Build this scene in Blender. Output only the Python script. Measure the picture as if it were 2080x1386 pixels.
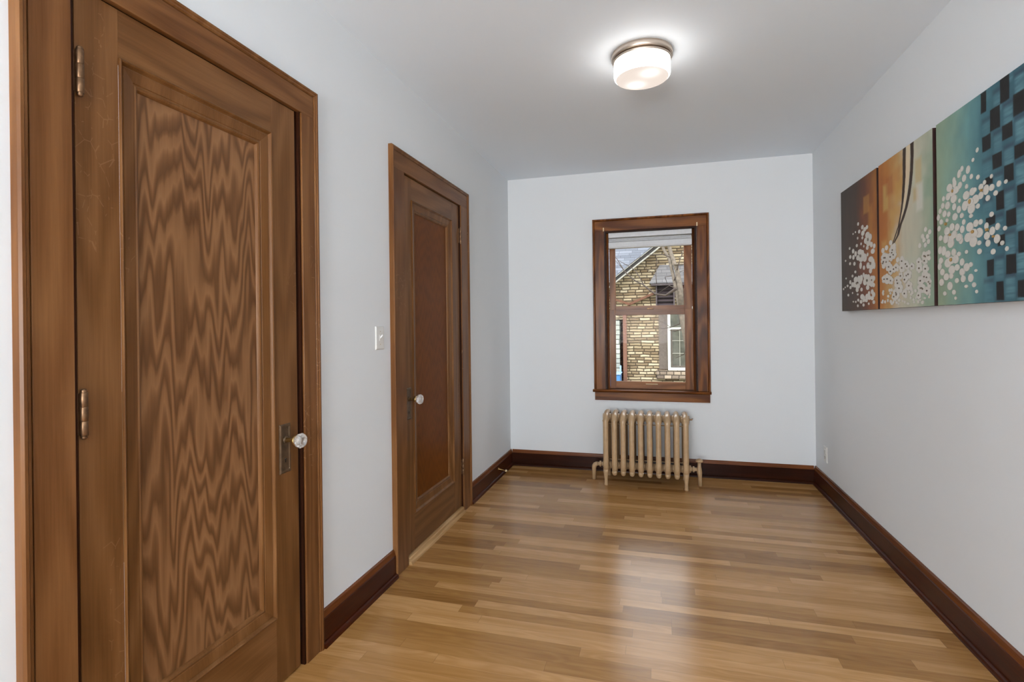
import bpy, bmesh, math, random
import numpy as np
from mathutils import Vector, Matrix

for o in list(bpy.data.objects):
    bpy.data.objects.remove(o)
S = bpy.context.scene
C = S.collection
PI = math.pi

# ------------------------------------------------------------------ camera
CAM = Vector((1.2798, -4.461, 1.2446))
YAW, ROLL, F = .2743, -.012, 1064.0
cd = bpy.data.cameras.new('camera'); cam = bpy.data.objects.new('camera', cd); C.objects.link(cam)
fw = Vector((-math.sin(YAW), math.cos(YAW), 0)); rt = Vector((math.cos(YAW), math.sin(YAW), 0)); up = Vector((0, 0, 1))
r3 = rt*math.cos(ROLL)+up*math.sin(ROLL); u3 = up*math.cos(ROLL)-rt*math.sin(ROLL)
M3 = Matrix((r3, u3, -fw)).transposed()
cam.matrix_world = Matrix.Translation(CAM) @ M3.to_4x4()
cd.sensor_width = 36; cd.lens = F*36/2080; cd.shift_y = -35/2080; cd.clip_start = .02; cd.clip_end = 200
S.camera = cam

RW, RH, YB = 2.4153, 2.5156, -7.6      # room width, height, rear wall

# ------------------------------------------------------------------ world, sun, lights, exposure
W = bpy.data.worlds.new('world'); S.world = W; W.use_nodes = True
wn = W.node_tree.nodes; wl = W.node_tree.links
bg = wn['Background']
tc = wn.new('ShaderNodeTexCoord'); sp = wn.new('ShaderNodeSeparateXYZ'); wl.new(tc.outputs['Generated'], sp.inputs[0])
cr = wn.new('ShaderNodeValToRGB'); wl.new(sp.outputs['Z'], cr.inputs[0])
cr.color_ramp.elements[0].position = 0.0; cr.color_ramp.elements[0].color = (.62, .62, .60, 1)
cr.color_ramp.elements[1].position = .6; cr.color_ramp.elements[1].color = (1.45, 1.52, 1.6, 1)
wl.new(cr.outputs[0], bg.inputs[0]); bg.inputs[1].default_value = 2.3
sd = bpy.data.lights.new('sun', 'SUN'); sun = bpy.data.objects.new('sun', sd); C.objects.link(sun)
sd.energy = .9; sd.angle = .25; sd.color = (1, .96, .9)
sun.rotation_euler = (math.radians(48), 0, math.radians(-28))
def area(name, loc, rot, sx, sy, e, col):
    l = bpy.data.lights.new(name, 'AREA'); l.shape = 'RECTANGLE'; l.size = sx; l.size_y = sy; l.energy = e; l.color = col
    o = bpy.data.objects.new(name, l); o.location = loc; o.rotation_euler = rot; C.objects.link(o); return o
area('rear_fill_light', (.80, YB+.12, 1.45), (math.radians(129), 0, 0), 1.3, 1.7, 232, (.97, .985, .978))  # unseen fill light added behind the camera, no opening behind it
S.view_settings.view_transform = 'Standard'
S.view_settings.look = 'None'
S.view_settings.gamma = 1
S.view_settings.use_curve_mapping = False
S.view_settings.exposure = 0.24


# ------------------------------------------------------------------ materials
def srgb(r, g, b):
    f = lambda c: (c/255/12.92) if c/255 <= .04045 else ((c/255+.055)/1.055)**2.4
    return (f(r), f(g), f(b), 1)
class N:
    def __init__(s, name):
        s.m = bpy.data.materials.new(name); s.m.use_nodes = True
        s.t = s.m.node_tree; s.n = s.t.nodes; s.l = s.t.links; s.p = s.n['Principled BSDF']
    def new(s, t, **k):
        n = s.n.new(t)
        for a, b in k.items(): setattr(n, a, b)
        return n
    def math(s, op, a, b=None, c=None):
        n = s.n.new('ShaderNodeMath'); n.operation = op
        for i, x in enumerate((a, b, c)):
            if x is None: continue
            if isinstance(x, (int, float)): n.inputs[i].default_value = x
            else: s.l.new(x, n.inputs[i])
        return n.outputs[0]
    def noise(s, vec, scale, detail=3, rough=.5, dist=0):
        n = s.n.new('ShaderNodeTexNoise'); n.inputs['Scale'].default_value = scale
        n.inputs['Detail'].default_value = detail; n.inputs['Roughness'].default_value = rough
        n.inputs['Distortion'].default_value = dist
        if vec is not None: s.l.new(vec, n.inputs['Vector'])
        return n.outputs['Fac']
    def ramp(s, fac, stops, interp='LINEAR'):
        n = s.n.new('ShaderNodeValToRGB'); r = n.color_ramp; r.interpolation = interp
        while len(r.elements) > 1: r.elements.remove(r.elements[-1])
        r.elements[0].position = stops[0][0]; r.elements[0].color = stops[0][1]
        for p, c in stops[1:]:
            e = r.elements.new(p); e.color = c
        if fac is not None: s.l.new(fac, n.inputs[0])
        return n.outputs[0]
    def mix(s, f, a, b, mode='MIX'):
        n = s.n.new('ShaderNodeMix'); n.data_type = 'RGBA'; n.blend_type = mode
        for i, x in ((0, f), (6, a), (7, b)):
            if isinstance(x, (int, float)): n.inputs[i].default_value = x
            elif isinstance(x, tuple): n.inputs[i].default_value = x
            else: s.l.new(x, n.inputs[i])
        return n.outputs[2]
    def mapping(s, scale, rnd=True, loc=(0, 0, 0)):
        t = s.n.new('ShaderNodeTexCoord'); v = t.outputs['Object']
        if rnd:
            oi = s.n.new('ShaderNodeObjectInfo'); a = s.n.new('ShaderNodeVectorMath'); a.operation = 'MULTIPLY_ADD'
            cb = s.n.new('ShaderNodeCombineXYZ')
            for i in range(3): s.l.new(oi.outputs['Random'], cb.inputs[i])
            s.l.new(cb.outputs[0], a.inputs[0]); a.inputs[1].default_value = (9.7, 7.3, 5.1); s.l.new(v, a.inputs[2]); v = a.outputs[0]
        m = s.n.new('ShaderNodeMapping'); m.inputs['Scale'].default_value = scale; m.inputs['Location'].default_value = loc
        s.l.new(v, m.inputs['Vector']); return m.outputs[0]
    def sep(s, v):
        n = s.n.new('ShaderNodeSeparateXYZ'); s.l.new(v, n.inputs[0]); return n.outputs
    def comb(s, x, y, z):
        n = s.n.new('ShaderNodeCombineXYZ')
        for i, a in enumerate((x, y, z)):
            if isinstance(a, (int, float)): n.inputs[i].default_value = a
            else: s.l.new(a, n.inputs[i])
        return n.outputs[0]
    def white(s, v):
        n = s.n.new('ShaderNodeTexWhiteNoise'); n.noise_dimensions = '2D'; s.l.new(v, n.inputs['Vector']); return n.outputs['Value']
    def bump(s, h, st, d=.01):
        n = s.n.new('ShaderNodeBump'); n.inputs['Strength'].default_value = st; n.inputs['Distance'].default_value = d
        s.l.new(h, n.inputs['Height']); s.l.new(n.outputs[0], s.p.inputs['Normal'])
    def set(s, col=None, rough=None, metal=None, **k):
        for nm, x in (('Base Color', col), ('Roughness', rough), ('Metallic', metal)):
            if x is None: continue
            if isinstance(x, (int, float, tuple)): s.p.inputs[nm].default_value = x
            else: s.l.new(x, s.p.inputs[nm])
        for a, b in k.items(): s.p.inputs[a.replace('_', ' ')].default_value = b
        return s.m
def plain(name, col, rough=.5, metal=0, noise=0.0, sc=20, **k):
    m = N(name)
    if noise:
        f = m.noise(m.mapping((1, 1, 1)), sc, 4)
        d = tuple(c*(1-noise) for c in col[:3])+(1,); l = tuple(min(1, c*(1+noise)) for c in col[:3])+(1,)
        return m.set(m.ramp(f, [(.3, d), (.7, l)]), rough, metal, **k)
    return m.set(col, rough, metal, **k)
def wood(name, dark, mid, light, axis=2, rough=.38, scale=1.0, rings=9, contrast=1.0, coat=.0, spec=.2, crack=0):
    """dark stained straight / cathedral grain along one axis"""
    m = N(name)
    sc = [5*scale]*3; sc[axis] = .55*scale
    v = m.mapping(tuple(sc))
    fig = m.noise(v, 1.0, 2, .45, .25)
    w = m.math('SINE', m.math('MULTIPLY', fig, rings*2*PI))
    w = m.math('MULTIPLY_ADD', w, .5*contrast, .5)
    sc2 = [150*scale]*3; sc2[axis] = 5*scale
    fine = m.noise(m.mapping(tuple(sc2)), 1.0, 3, .6)
    sc3 = [2.2]*3; sc3[axis] = .8
    blot = m.noise(m.mapping(tuple(sc3)), 1.0, 3, .55)
    f = m.math('ADD', m.math('MULTIPLY', w, .20*contrast), m.math('ADD', m.math('MULTIPLY', fine, .34), m.math('MULTIPLY', blot, .5)))
    col = m.ramp(f, [(.28, dark), (.50, mid), (.74, light)])
    if crack:                       # fine crazing of the old varnish
        vo = m.new('ShaderNodeTexVoronoi'); vo.feature = 'DISTANCE_TO_EDGE'; vo.inputs['Scale'].default_value = 1
        m.l.new(m.mapping((30, 30, 22)), vo.inputs['Vector'])
        ln = m.math('LESS_THAN', vo.outputs['Distance'], .022)
        mk = m.math('GREATER_THAN', m.noise(m.mapping((3, 3, 1.6)), 1.0, 3), .60)
        brk = m.math('GREATER_THAN', m.noise(m.mapping((40, 40, 40)), 1.0, 1), .52)
        col = m.mix(m.math('MULTIPLY', m.math('MULTIPLY', ln, m.math('MULTIPLY', mk, brk)), crack), col, srgb(178, 140, 108))
    m.bump(fine, .08, .002)
    m.set(col, rough, 0)
    m.p.inputs['Specular IOR Level'].default_value = spec
    m.p.inputs['Coat Weight'].default_value = coat; m.p.inputs['Coat Roughness'].default_value = .18
    return m.m
def planks(m, u, v, rh, ln, jit=.9):
    """random-length courses: returns cell random value, distance to course joint, distance to butt joint"""
    vr = m.math('DIVIDE', v, rh); row = m.math('FLOOR', vr)
    r1 = m.white(m.comb(row, 3.7, 0)); r2 = m.white(m.comb(row, 11.1, 0))
    L = m.math('MULTIPLY', m.math('MULTIPLY_ADD', r2, jit, 1-jit/2), ln)
    uu = m.math('ADD', m.math('DIVIDE', u, L), m.math('MULTIPLY', r1, 37.0))
    cell = m.math('FLOOR', uu)
    rnd = m.white(m.comb(cell, row, 0))
    fr = m.math('FRACT', uu); fe = m.math('MULTIPLY', m.math('MINIMUM', fr, m.math('SUBTRACT', 1.0, fr)), L)
    fv = m.math('FRACT', vr); fve = m.math('MULTIPLY', m.math('MINIMUM', fv, m.math('SUBTRACT', 1.0, fv)), rh)
    return rnd, fve, fe, row, cell

# floor of oak strips running along x
def mk_floor():
    m = N('oak_strip_floor')
    v = m.mapping((1, 1, 1), False); x, y, z = m.sep(v)
    rnd, dv, du, row, cell = planks(m, x, y, .0572, .95, 1.0)
    vec = m.comb(m.math('ADD', m.math('MULTIPLY', x, 2.2), m.math('MULTIPLY', rnd, 50)), m.math('MULTIPLY', y, 42), m.math('MULTIPLY', rnd, 20))
    grain = m.noise(vec, 1.0, 3, .55, .4)
    vec2 = m.comb(m.math('ADD', m.math('MULTIPLY', x, 1.6), m.math('MULTIPLY', rnd, 90)), m.math('MULTIPLY', y, 11), 0)
    fig = m.noise(vec2, 1.0, 2, .5, .3)
    wv = m.math('MULTIPLY_ADD', m.math('SINE', m.math('MULTIPLY', fig, 60)), .5, .5)
    f = m.math('ADD', m.math('MULTIPLY', rnd, .56), m.math('ADD', m.math('MULTIPLY', grain, .36), m.math('MULTIPLY', wv, .08)))
    col = m.ramp(f, FLOORC)
    seam = m.math('LESS_THAN', m.math('MINIMUM', m.math('MULTIPLY', dv, 1.25), du), .0008)
    col = m.mix(m.math('MULTIPLY', seam, .45), col, srgb(92, 62, 34))
    m.set(col, .24, 0)
    wob = m.noise(m.mapping((3, 30, 1), False), 1.0, 2)
    h = m.math('ADD', m.math('MULTIPLY', wob, .5), m.math('ADD', m.math('MULTIPLY', rnd, .35), m.math('MULTIPLY', grain, .25)))
    m.bump(h, .10, .004)
    m.p.inputs['Coat Weight'].default_value = .10; m.p.inputs['Coat Roughness'].default_value = .16; m.p.inputs['Specular IOR Level'].default_value = .36
    return m.m
FLOORC = [(.18, srgb(138, 95, 46)), (.42, srgb(166, 120, 65)), (.6, srgb(180, 133, 79)), (.85, srgb(206, 159, 106))]
M = {}
M['floor'] = mk_floor()
def mk_wall(name, c, b=.04):
    m = N(name); v = m.mapping((1, 1, 1), False)
    m.bump(m.noise(v, 260, 3), b, .002)
    return m.set(c, .75)
M['wall'] = mk_wall('white_wall_paint', (.79, .82, .847, 1))
M['ceil'] = mk_wall('white_ceiling_paint', (.83, .895, .965, 1))
DK, MD, LT = srgb(90, 56, 26), srgb(112, 74, 39), srgb(130, 90, 54)
M['door_v'] = wood('stained_fir_upright', DK, MD, LT, 2, .36, 1, 8, crack=.16)
M['door_h'] = wood('stained_fir_across', DK, MD, LT, 1, .36, 1, 8)
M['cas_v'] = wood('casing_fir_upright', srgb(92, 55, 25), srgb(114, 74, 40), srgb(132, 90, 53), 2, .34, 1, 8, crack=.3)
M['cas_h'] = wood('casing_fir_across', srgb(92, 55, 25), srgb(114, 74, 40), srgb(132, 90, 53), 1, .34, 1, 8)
M['win_v'] = wood('window_fir_upright', srgb(58, 26, 4), srgb(98, 52, 15), srgb(144, 88, 38), 2, .3, 1.2, 8, 1.05, .03, .2)
M['win_h'] = wood('window_fir_across', srgb(58, 26, 4), srgb(98, 52, 15), srgb(144, 88, 38), 0, .3, 1.2, 8, 1.05, .03, .2)
M['sash_v'] = wood('sash_fir_upright', srgb(88, 46, 16), srgb(130, 78, 38), srgb(164, 108, 64), 2, .3, 1.3, 8, 1.05, .03, .2)
M['sash_h'] = wood('sash_fir_across', srgb(88, 46, 16), srgb(130, 78, 38), srgb(164, 108, 64), 0, .3, 1.3, 8, 1.05, .03, .2)
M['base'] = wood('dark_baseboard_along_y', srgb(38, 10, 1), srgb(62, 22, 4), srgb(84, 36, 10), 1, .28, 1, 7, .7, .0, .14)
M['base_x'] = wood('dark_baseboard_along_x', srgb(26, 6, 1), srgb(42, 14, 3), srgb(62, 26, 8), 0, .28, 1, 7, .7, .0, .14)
M['cap'] = wood('baseboard_cap_along_y', srgb(70, 32, 12), srgb(104, 56, 24), srgb(130, 78, 40), 1, .3, 1, 7, .7, .0, .14)
M['cap_x'] = wood('baseboard_cap_along_x', srgb(70, 32, 12), srgb(104, 56, 24), srgb(130, 78, 40), 0, .3, 1, 7, .7, .0, .14)
M['jamb'] = wood('jamb_wood_gap_shade', srgb(34, 15, 5), srgb(48, 22, 8), srgb(66, 34, 14), 2, .45, 1, 7, .7, 0, .12)  # dark stain with the shade of the door and window reveals put into it
M['thresh'] = wood('oak_threshold', srgb(140, 104, 62), srgb(176, 138, 92), srgb(206, 170, 124), 1, .4, 1, 8)
def mk_flame(name, a, b, c, strength=1.0, zf=6.5, spec=.25):
    """rotary cut fir veneer: wavy zigzag rings"""
    m = N(name); v = m.mapping((1, 1, 1), False); x, y, z = m.sep(v)
    def nn(fy, fz, o, det=2): return m.noise(m.comb(m.math('MULTIPLY', y, fy), m.math('MULTIPLY', z, fz), o), 1.0, det, .5, .2)
    val = m.math('ADD', m.math('MULTIPLY', z, zf), m.math('ADD', m.math('MULTIPLY', nn(6, 1.0, 0), 7.0), m.math('ADD', m.math('MULTIPLY', nn(20, 1.7, 5.0, 1), 4.2), m.math('MULTIPLY', nn(60, 4, 8.0), .5))))
    w = m.math('FRACT', val)
    tri = m.ramp(w, [(0, (0, 0, 0, 1)), (.12, (.12, .12, .12, 1)), (.5, (1, 1, 1, 1)), (.8, (.75, .75, .75, 1)), (1, (0, 0, 0, 1))])
    amt = nn(5, 1.3, 9.0, 3)
    fine = m.noise(m.comb(m.math('MULTIPLY', y, 230), m.math('MULTIPLY', z, 6), 0), 1.0, 3, .6)
    rg = m.math('ADD', m.math('MULTIPLY', m.sep(tri)[0], .55*strength), m.math('ADD', m.math('MULTIPLY', amt, .45), m.math('MULTIPLY', fine, .2)))
    col = m.ramp(rg, [(.2, a), (.62, b), (1.0, c)])
    m.bump(fine, .06, .002)
    m.p.inputs['Specular IOR Level'].default_value = spec
    return m.set(col, .42)
M['flame1'] = mk_flame('flame_grain_veneer', srgb(86, 54, 27), srgb(116, 79, 47), srgb(148, 106, 70))
M['flame2'] = mk_flame('faint_flame_veneer', srgb(92, 50, 14), srgb(112, 62, 18), srgb(126, 72, 26), .45, 12, .1)
M['bronze'] = plain('aged_bronze', srgb(116, 88, 64), .38, .8, .35, 60)
M['darkmetal'] = plain('blackened_bronze', srgb(96, 76, 56), .42, .5, .35, 50)
M['brass'] = plain('worn_brass', srgb(190, 158, 104), .36, 1, .25, 80)
M['nickel'] = plain('brushed_nickel', srgb(205, 190, 176), .32, 1)
M['black'] = plain('dark_gap', (.004, .003, .002, 1), .8)
M['white'] = plain('white_plastic', srgb(228, 228, 226), .35)
M['cream'] = plain('cream_plastic', srgb(226, 200, 160), .5)
M['rad'] = plain('tan_radiator_paint', srgb(184, 154, 118), .34, 0, .08, 30, Coat_Weight=.3)
M['shade'] = plain('white_shade_fabric', srgb(222, 224, 228), .8, 0, .03, 60)
M['canvas_edge'] = plain('dark_canvas_edge', srgb(46, 16, 8), .6, 0, .4, 40)
def mk_glassknob():
    m = N('cut_crystal'); m.set((1, 1, 1, 1), .02, 0, Transmission_Weight=.75, IOR=1.52); return m.m
M['crystal'] = mk_glassknob()
def mk_pane():
    m = N('window_pane'); n = m.n
    tr = m.new('ShaderNodeBsdfTransparent'); gl = m.new('ShaderNodeBsdfGlossy'); gl.inputs['Roughness'].default_value = .01
    fr = m.new('ShaderNodeFresnel'); fr.inputs[0].default_value = 1.08
    mx = m.new('ShaderNodeMixShader'); m.l.new(fr.outputs[0], mx.inputs[0]); m.l.new(tr.outputs[0], mx.inputs[1]); m.l.new(gl.outputs[0], mx.inputs[2])
    m.l.new(mx.outputs[0], n['Material Output'].inputs[0]); return m.m
M['pane'] = mk_pane()
def mk_opal(name, e, spots=None):
    """lit opal glass: even glow, stronger in front of the two bulbs"""
    m = N(name); n = m.n
    em = m.new('ShaderNodeEmission'); em.inputs[0].default_value = (1, .95, .90, 1); em.inputs[1].default_value = e
    if spots:
        x, y, z = m.sep(m.mapping((1, 1, 1), False)); tot = None
        for sx, sy in spots:
            d = m.math('ADD', m.math('POWER', m.math('SUBTRACT', x, sx), 2), m.math('POWER', m.math('SUBTRACT', y, sy), 2))
            g = m.math('POWER', 2.718, m.math('MULTIPLY', d, -1/(2*.026**2)))
            tot = g if tot is None else m.math('ADD', tot, g)
        m.l.new(m.ramp(tot, [(0, (1, .86, .76, 1)), (.6, (1, .97, .92, 1))]), em.inputs[0])
        m.l.new(m.math('MULTIPLY_ADD', tot, .6, e), em.inputs[1])
    gl = m.new('ShaderNodeBsdfGlossy'); gl.inputs['Roughness'].default_value = .15
    mx = m.new('ShaderNodeMixShader'); mx.inputs[0].default_value = .04
    m.l.new(em.outputs[0], mx.inputs[1]); m.l.new(gl.outputs[0], mx.inputs[2])
    m.l.new(mx.outputs[0], n['Material Output'].inputs[0]); return m.m
M['opal'] = mk_opal('lit_opal_glass_side', 6.5); M['opal_b'] = mk_opal('lit_opal_glass_bottom', .80, [(.037, -.058), (-.030, .050)])
def emit(name, c, s):
    m = N(name); m.set((0, 0, 0, 1)); m.p.inputs['Emission Color'].default_value = c; m.p.inputs['Emission Strength'].default_value = s; return m.m
M['bulb'] = emit('lit_bulb', (1, .95, .9, 1), 3.2)

# ------------------------------------------------------------------ mesh building
class MB:
    def __init__(s, mp=None): s.v = []; s.f = []; s.mi = []; s.mp = mp or (lambda a, b, c: (a, b, c)); s.cur = 0; s.sm = []
    def add(s, vs, fs, smooth=False):
        b = len(s.v); s.v += [s.mp(*p) for p in vs]
        for f in fs: s.f.append([b+i for i in f]); s.mi.append(s.cur); s.sm.append(smooth)
        return s
    def box(s, a0, a1, b0, b1, c0, c1):
        vs = [(a, b, c) for a in (a0, a1) for b in (b0, b1) for c in (c0, c1)]
        return s.add(vs, [(0, 1, 3, 2), (4, 6, 7, 5), (0, 4, 5, 1), (2, 3, 7, 6), (0, 2, 6, 4), (1, 5, 7, 3)])
    def prism(s, prof, t0, t1, ax=0):
        """closed 2D profile swept along axis ax from t0 to t1; profile gives the other two coords in order"""
        n = len(prof); vs = []
        for t in (t0, t1):
            for p in prof:
                q = list(p); q.insert(ax, t); vs.append(tuple(q))
        fs = [(i, (i+1) % n, n+(i+1) % n, n+i) for i in range(n)]+[tuple(range(n))[::-1], tuple(range(n, 2*n))]
        return s.add(vs, fs)
    def ring(s, a0, a1, b0, b1, prof, closed_profile=False, smooth=False):
        """mitred frame: profile points (inset d, height c) around rectangle"""
        vs = []
        for d, c in prof: vs += [(a0+d, b0+d, c), (a1-d, b0+d, c), (a1-d, b1-d, c), (a0+d, b1-d, c)]
        n = len(prof); fs = []
        rng = range(n) if closed_profile else range(n-1)
        for i in rng:
            j = (i+1) % n
            for k in range(4): fs.append((i*4+k, i*4+(k+1) % 4, j*4+(k+1) % 4, j*4+k))
        return s.add(vs, fs, smooth)
    def ushape(s, a0, a1, b0, b1, prof):
        """three-sided mitred frame open at the bottom (closed profile (inset, height))"""
        vs = []
        for d, c in prof: vs += [(a0+d, b0, c), (a0+d, b1-d, c), (a1-d, b1-d, c), (a1-d, b0, c)]
        n = len(prof); fs = []
        for i in range(n):
            j = (i+1) % n
            for k in range(3): fs.append((i*4+k, i*4+k+1, j*4+k+1, j*4+k))
        fs.append(tuple(i*4 for i in range(n))); fs.append(tuple(i*4+3 for i in range(n))[::-1])
        return s.add(vs, fs)
    def lathe(s, prof, c=(0, 0, 0), axis=(0, 0, 1), seg=24, smooth=True, flute=0):
        az = Vector(axis).normalized(); ax = az.orthogonal().normalized(); ay = az.cross(ax); c = Vector(c)
        vs = []; n = len(prof)
        for r, h in prof:
            for k in range(seg):
                a = 2*PI*k/seg; rr = r*(1-(flute if k % 2 else 0))
                vs.append(tuple(c+az*h+ax*(rr*math.cos(a))+ay*(rr*math.sin(a))))
        fs = []
        for i in range(n-1):
            for k in range(seg): fs.append((i*seg+k, i*seg+(k+1) % seg, (i+1)*seg+(k+1) % seg, (i+1)*seg+k))
        fs.append(tuple(range(seg))[::-1]); fs.append(tuple((n-1)*seg+k for k in range(seg)))
        return s.add(vs, fs, smooth)
    def tube(s, pts, rad, seg=12, smooth=True, ry=None, caps=True, upv=(0, 1, 0)):
        """sweep an ellipse along points; rad scalar or list; ry = radius in the second direction"""
        P = [Vector(p) for p in pts]; n = len(P)
        R = rad if isinstance(rad, (list, tuple)) else [rad]*n
        RY = R if ry is None else (ry if isinstance(ry, (list, tuple)) else [ry]*n)
        vs = []; side = None
        for i in range(n):
            t = (P[min(i+1, n-1)]-P[max(i-1, 0)]).normalized()
            if side is None:
                side = t.cross(Vector(upv))
                if side.length < 1e-4: side = t.cross(Vector((1, 0, 0)))
            else: side = side - t*side.dot(t)
            side.normalize(); oth = t.cross(side)
            for k in range(seg):
                a = 2*PI*k/seg; vs.append(tuple(P[i]+side*(R[i]*math.cos(a))+oth*(RY[i]*math.sin(a))))
        fs = []
        for i in range(n-1):
            for k in range(seg): fs.append((i*seg+k, i*seg+(k+1) % seg, (i+1)*seg+(k+1) % seg, (i+1)*seg+k))
        if caps: fs.append(tuple(range(seg))[::-1]); fs.append(tuple((n-1)*seg+k for k in range(seg)))
        return s.add(vs, fs, smooth)
    def build(s, name, mats, parent=None, bevel=0, org=None, seg=2):
        if not isinstance(mats, (list, tuple)): mats = [mats]
        if parent is not None:
            o3 = Vector((0, 0, 0)); q = parent
            while q is not None: o3 += q.location; q = q.parent
        else: o3 = Vector(org) if org else Vector((0, 0, 0))
        me = bpy.data.meshes.new(name); me.from_pydata([tuple(Vector(p)-o3) for p in s.v], [], s.f)
        for m in mats: me.materials.append(m)
        me.polygons.foreach_set('material_index', s.mi); me.polygons.foreach_set('use_smooth', s.sm)
        bm = bmesh.new(); bm.from_mesh(me); bmesh.ops.recalc_face_normals(bm, faces=bm.faces); bm.to_mesh(me); bm.free()
        o = bpy.data.objects.new(name, me); C.objects.link(o)
        if parent is not None: o.parent = parent
        else: o.location = o3
        if bevel:
            b = o.modifiers.new('bevel', 'BEVEL'); b.width = bevel; b.segments = seg; b.limit_method = 'ANGLE'; b.angle_limit = math.radians(50)
        return o
def struct(o, label=None):
    o['kind'] = 'structure'
    if label: o['label'] = label
    return o
def thing(name, label, cat, loc, group=None):
    o = bpy.data.objects.new(name, None); C.objects.link(o); o.location = loc; o.empty_display_size = .1
    if cat: o['category'] = cat
    if label: o['label'] = label
    if group: o['group'] = group
    return o
def tag(o, label, cat, group=None, kind=None):
    o['label'] = label; o['category'] = cat
    if group: o['group'] = group
    if kind: o['kind'] = kind
    return o
LEFT = lambda a, b, c: (c, a, b)                # a along y, b height, c out of the left wall
RIGHT = lambda a, b, c: (RW-c, a, b)
BACK = lambda a, b, c: (a, -c, b)               # a along x, c out of the back wall into the room

# ------------------------------------------------------------------ room shell
def wall(name, mp, u0, u1, v0, v1, holes, th, mat):
    us = sorted({u0, u1} | {h[0] for h in holes} | {h[1] for h in holes}); vs = sorted({v0, v1} | {h[2] for h in holes} | {h[3] for h in holes})
    b = MB(mp)
    inh = lambda u, v: any(h[0] < u < h[1] and h[2] < v < h[3] for h in holes)
    for i in range(len(us)-1):
        run = None
        for j in range(len(vs)-1):
            hole = inh((us[i]+us[i+1])/2, (vs[j]+vs[j+1])/2)
            if not hole: b.box(us[i], us[i+1], vs[j], vs[j+1], -th, 0)
    return struct(b.build(name, mat))
D1 = dict(y0=-3.7035, y1=-2.7176, i0=-3.5945, i1=-2.8120, s0=-3.5812, s1=-2.8325, z=2.03, zt=2.14, zb=.008)
D2 = dict(y0=-2.1337, y1=-1.0580, i0=-2.0, i1=-1.2, s0=-1.9935, s1=-1.2125, z=2.03, zt=2.143, zb=.042)
wall('wall_left', LEFT, YB, 0, 0, RH, [(D1['i0'], D1['i1'], 0, 2.042), (D2['i0'], D2['i1'], 0, 2.042)], .14, M['wall'])
wall('wall_right', RIGHT, YB, 0, 0, RH, [], .14, M['wall'])
wall('wall_back', BACK, -.14, RW+.14, 0, RH, [(.842, 1.572, .672, 2.012)], .22, M['wall'])
wall('wall_rear', lambda a, b, c: (a, YB+c, b), -.14, RW+.14, 0, RH, [], .14, M['wall'])
struct(MB().box(-.14, RW+.14, YB-.14, .22, -.12, 0).build('floor', M['floor']))
struct(MB().box(-.14, RW+.14, YB-.14, .22, RH, RH+.12).build('ceiling', M['ceil']))

def baseboard(name, runs, mb_map, mats):
    b = MB(mb_map)
    for a0, a1 in runs:
        b.cur = 0
        # profile (height b, out c)
        b.prism([(0.0, 0), (.110, 0), (.110, .0135), (.106, .0165), (0.0, .0165)], a0, a1, 0)
        b.cur = 1
        b.prism([(.110, 0), (.1364, 0), (.1364, .005), (.132, .009), (.121, .011), (.114, .0135), (.110, .0145)], a0, a1, 0)
        b.cur = 0
        b.prism([(0, .0165), (.021, .0165), (.020, .021), (.016, .027), (.009, .031), (0, .032)], a0, a1, 0)
    return struct(b.build(name, mats))
baseboard('baseboard_left', [(YB, D1['y0']), (D1['y1'], D2['y0']), (D2['y1'], 0)], LEFT, [M['base'], M['cap']])
baseboard('baseboard_right', [(YB, 0)], RIGHT, [M['base'], M['cap']])
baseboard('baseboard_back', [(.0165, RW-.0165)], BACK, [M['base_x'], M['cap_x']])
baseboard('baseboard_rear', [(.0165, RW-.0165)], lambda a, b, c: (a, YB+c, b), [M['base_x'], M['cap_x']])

# ------------------------------------------------------------------ doors
def casing(n, D):
    r = thing('trim_%d' % n, None, None, ((0, (D['y0']+D['y1'])/2, 0))); struct(r)
    i0, i1, y0, y1, zt = D['i0']-.002, D['i1']+.002, D['y0'], D['y1'], D['zt']
    zh = 2.034; bw = .024
    MB(LEFT).box(y0+bw, i0, 0, zh, 0, .0185).build('casing_board', M['cas_v'], r, .0015)
    MB(LEFT).box(i1, y1-bw, 0, zh, 0, .0185).build('casing_board', M['cas_v'], r, .0015)
    MB(LEFT).box(y0+bw, y1-bw, zh, zt-bw, 0, .0185).build('head_casing', M['cas_h'], r, .0015)
    MB(LEFT).ushape(y0, y1, 0, zt, [(0, 0), (0, .020), (.004, .0255), (.010, .0255), (.013, .022), (.018, .022), (.021, .019), (.0235, .012), (.0235, 0)]).build('backband', M['cas_v'], r)
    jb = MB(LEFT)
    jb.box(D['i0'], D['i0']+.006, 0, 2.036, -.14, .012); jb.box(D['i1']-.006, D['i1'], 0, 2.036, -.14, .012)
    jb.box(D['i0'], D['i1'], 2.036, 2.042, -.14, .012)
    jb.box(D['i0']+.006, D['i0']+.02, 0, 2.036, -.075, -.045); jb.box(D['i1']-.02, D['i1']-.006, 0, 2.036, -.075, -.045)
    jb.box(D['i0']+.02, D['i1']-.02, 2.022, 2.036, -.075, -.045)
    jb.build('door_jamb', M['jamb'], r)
    return r
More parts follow.
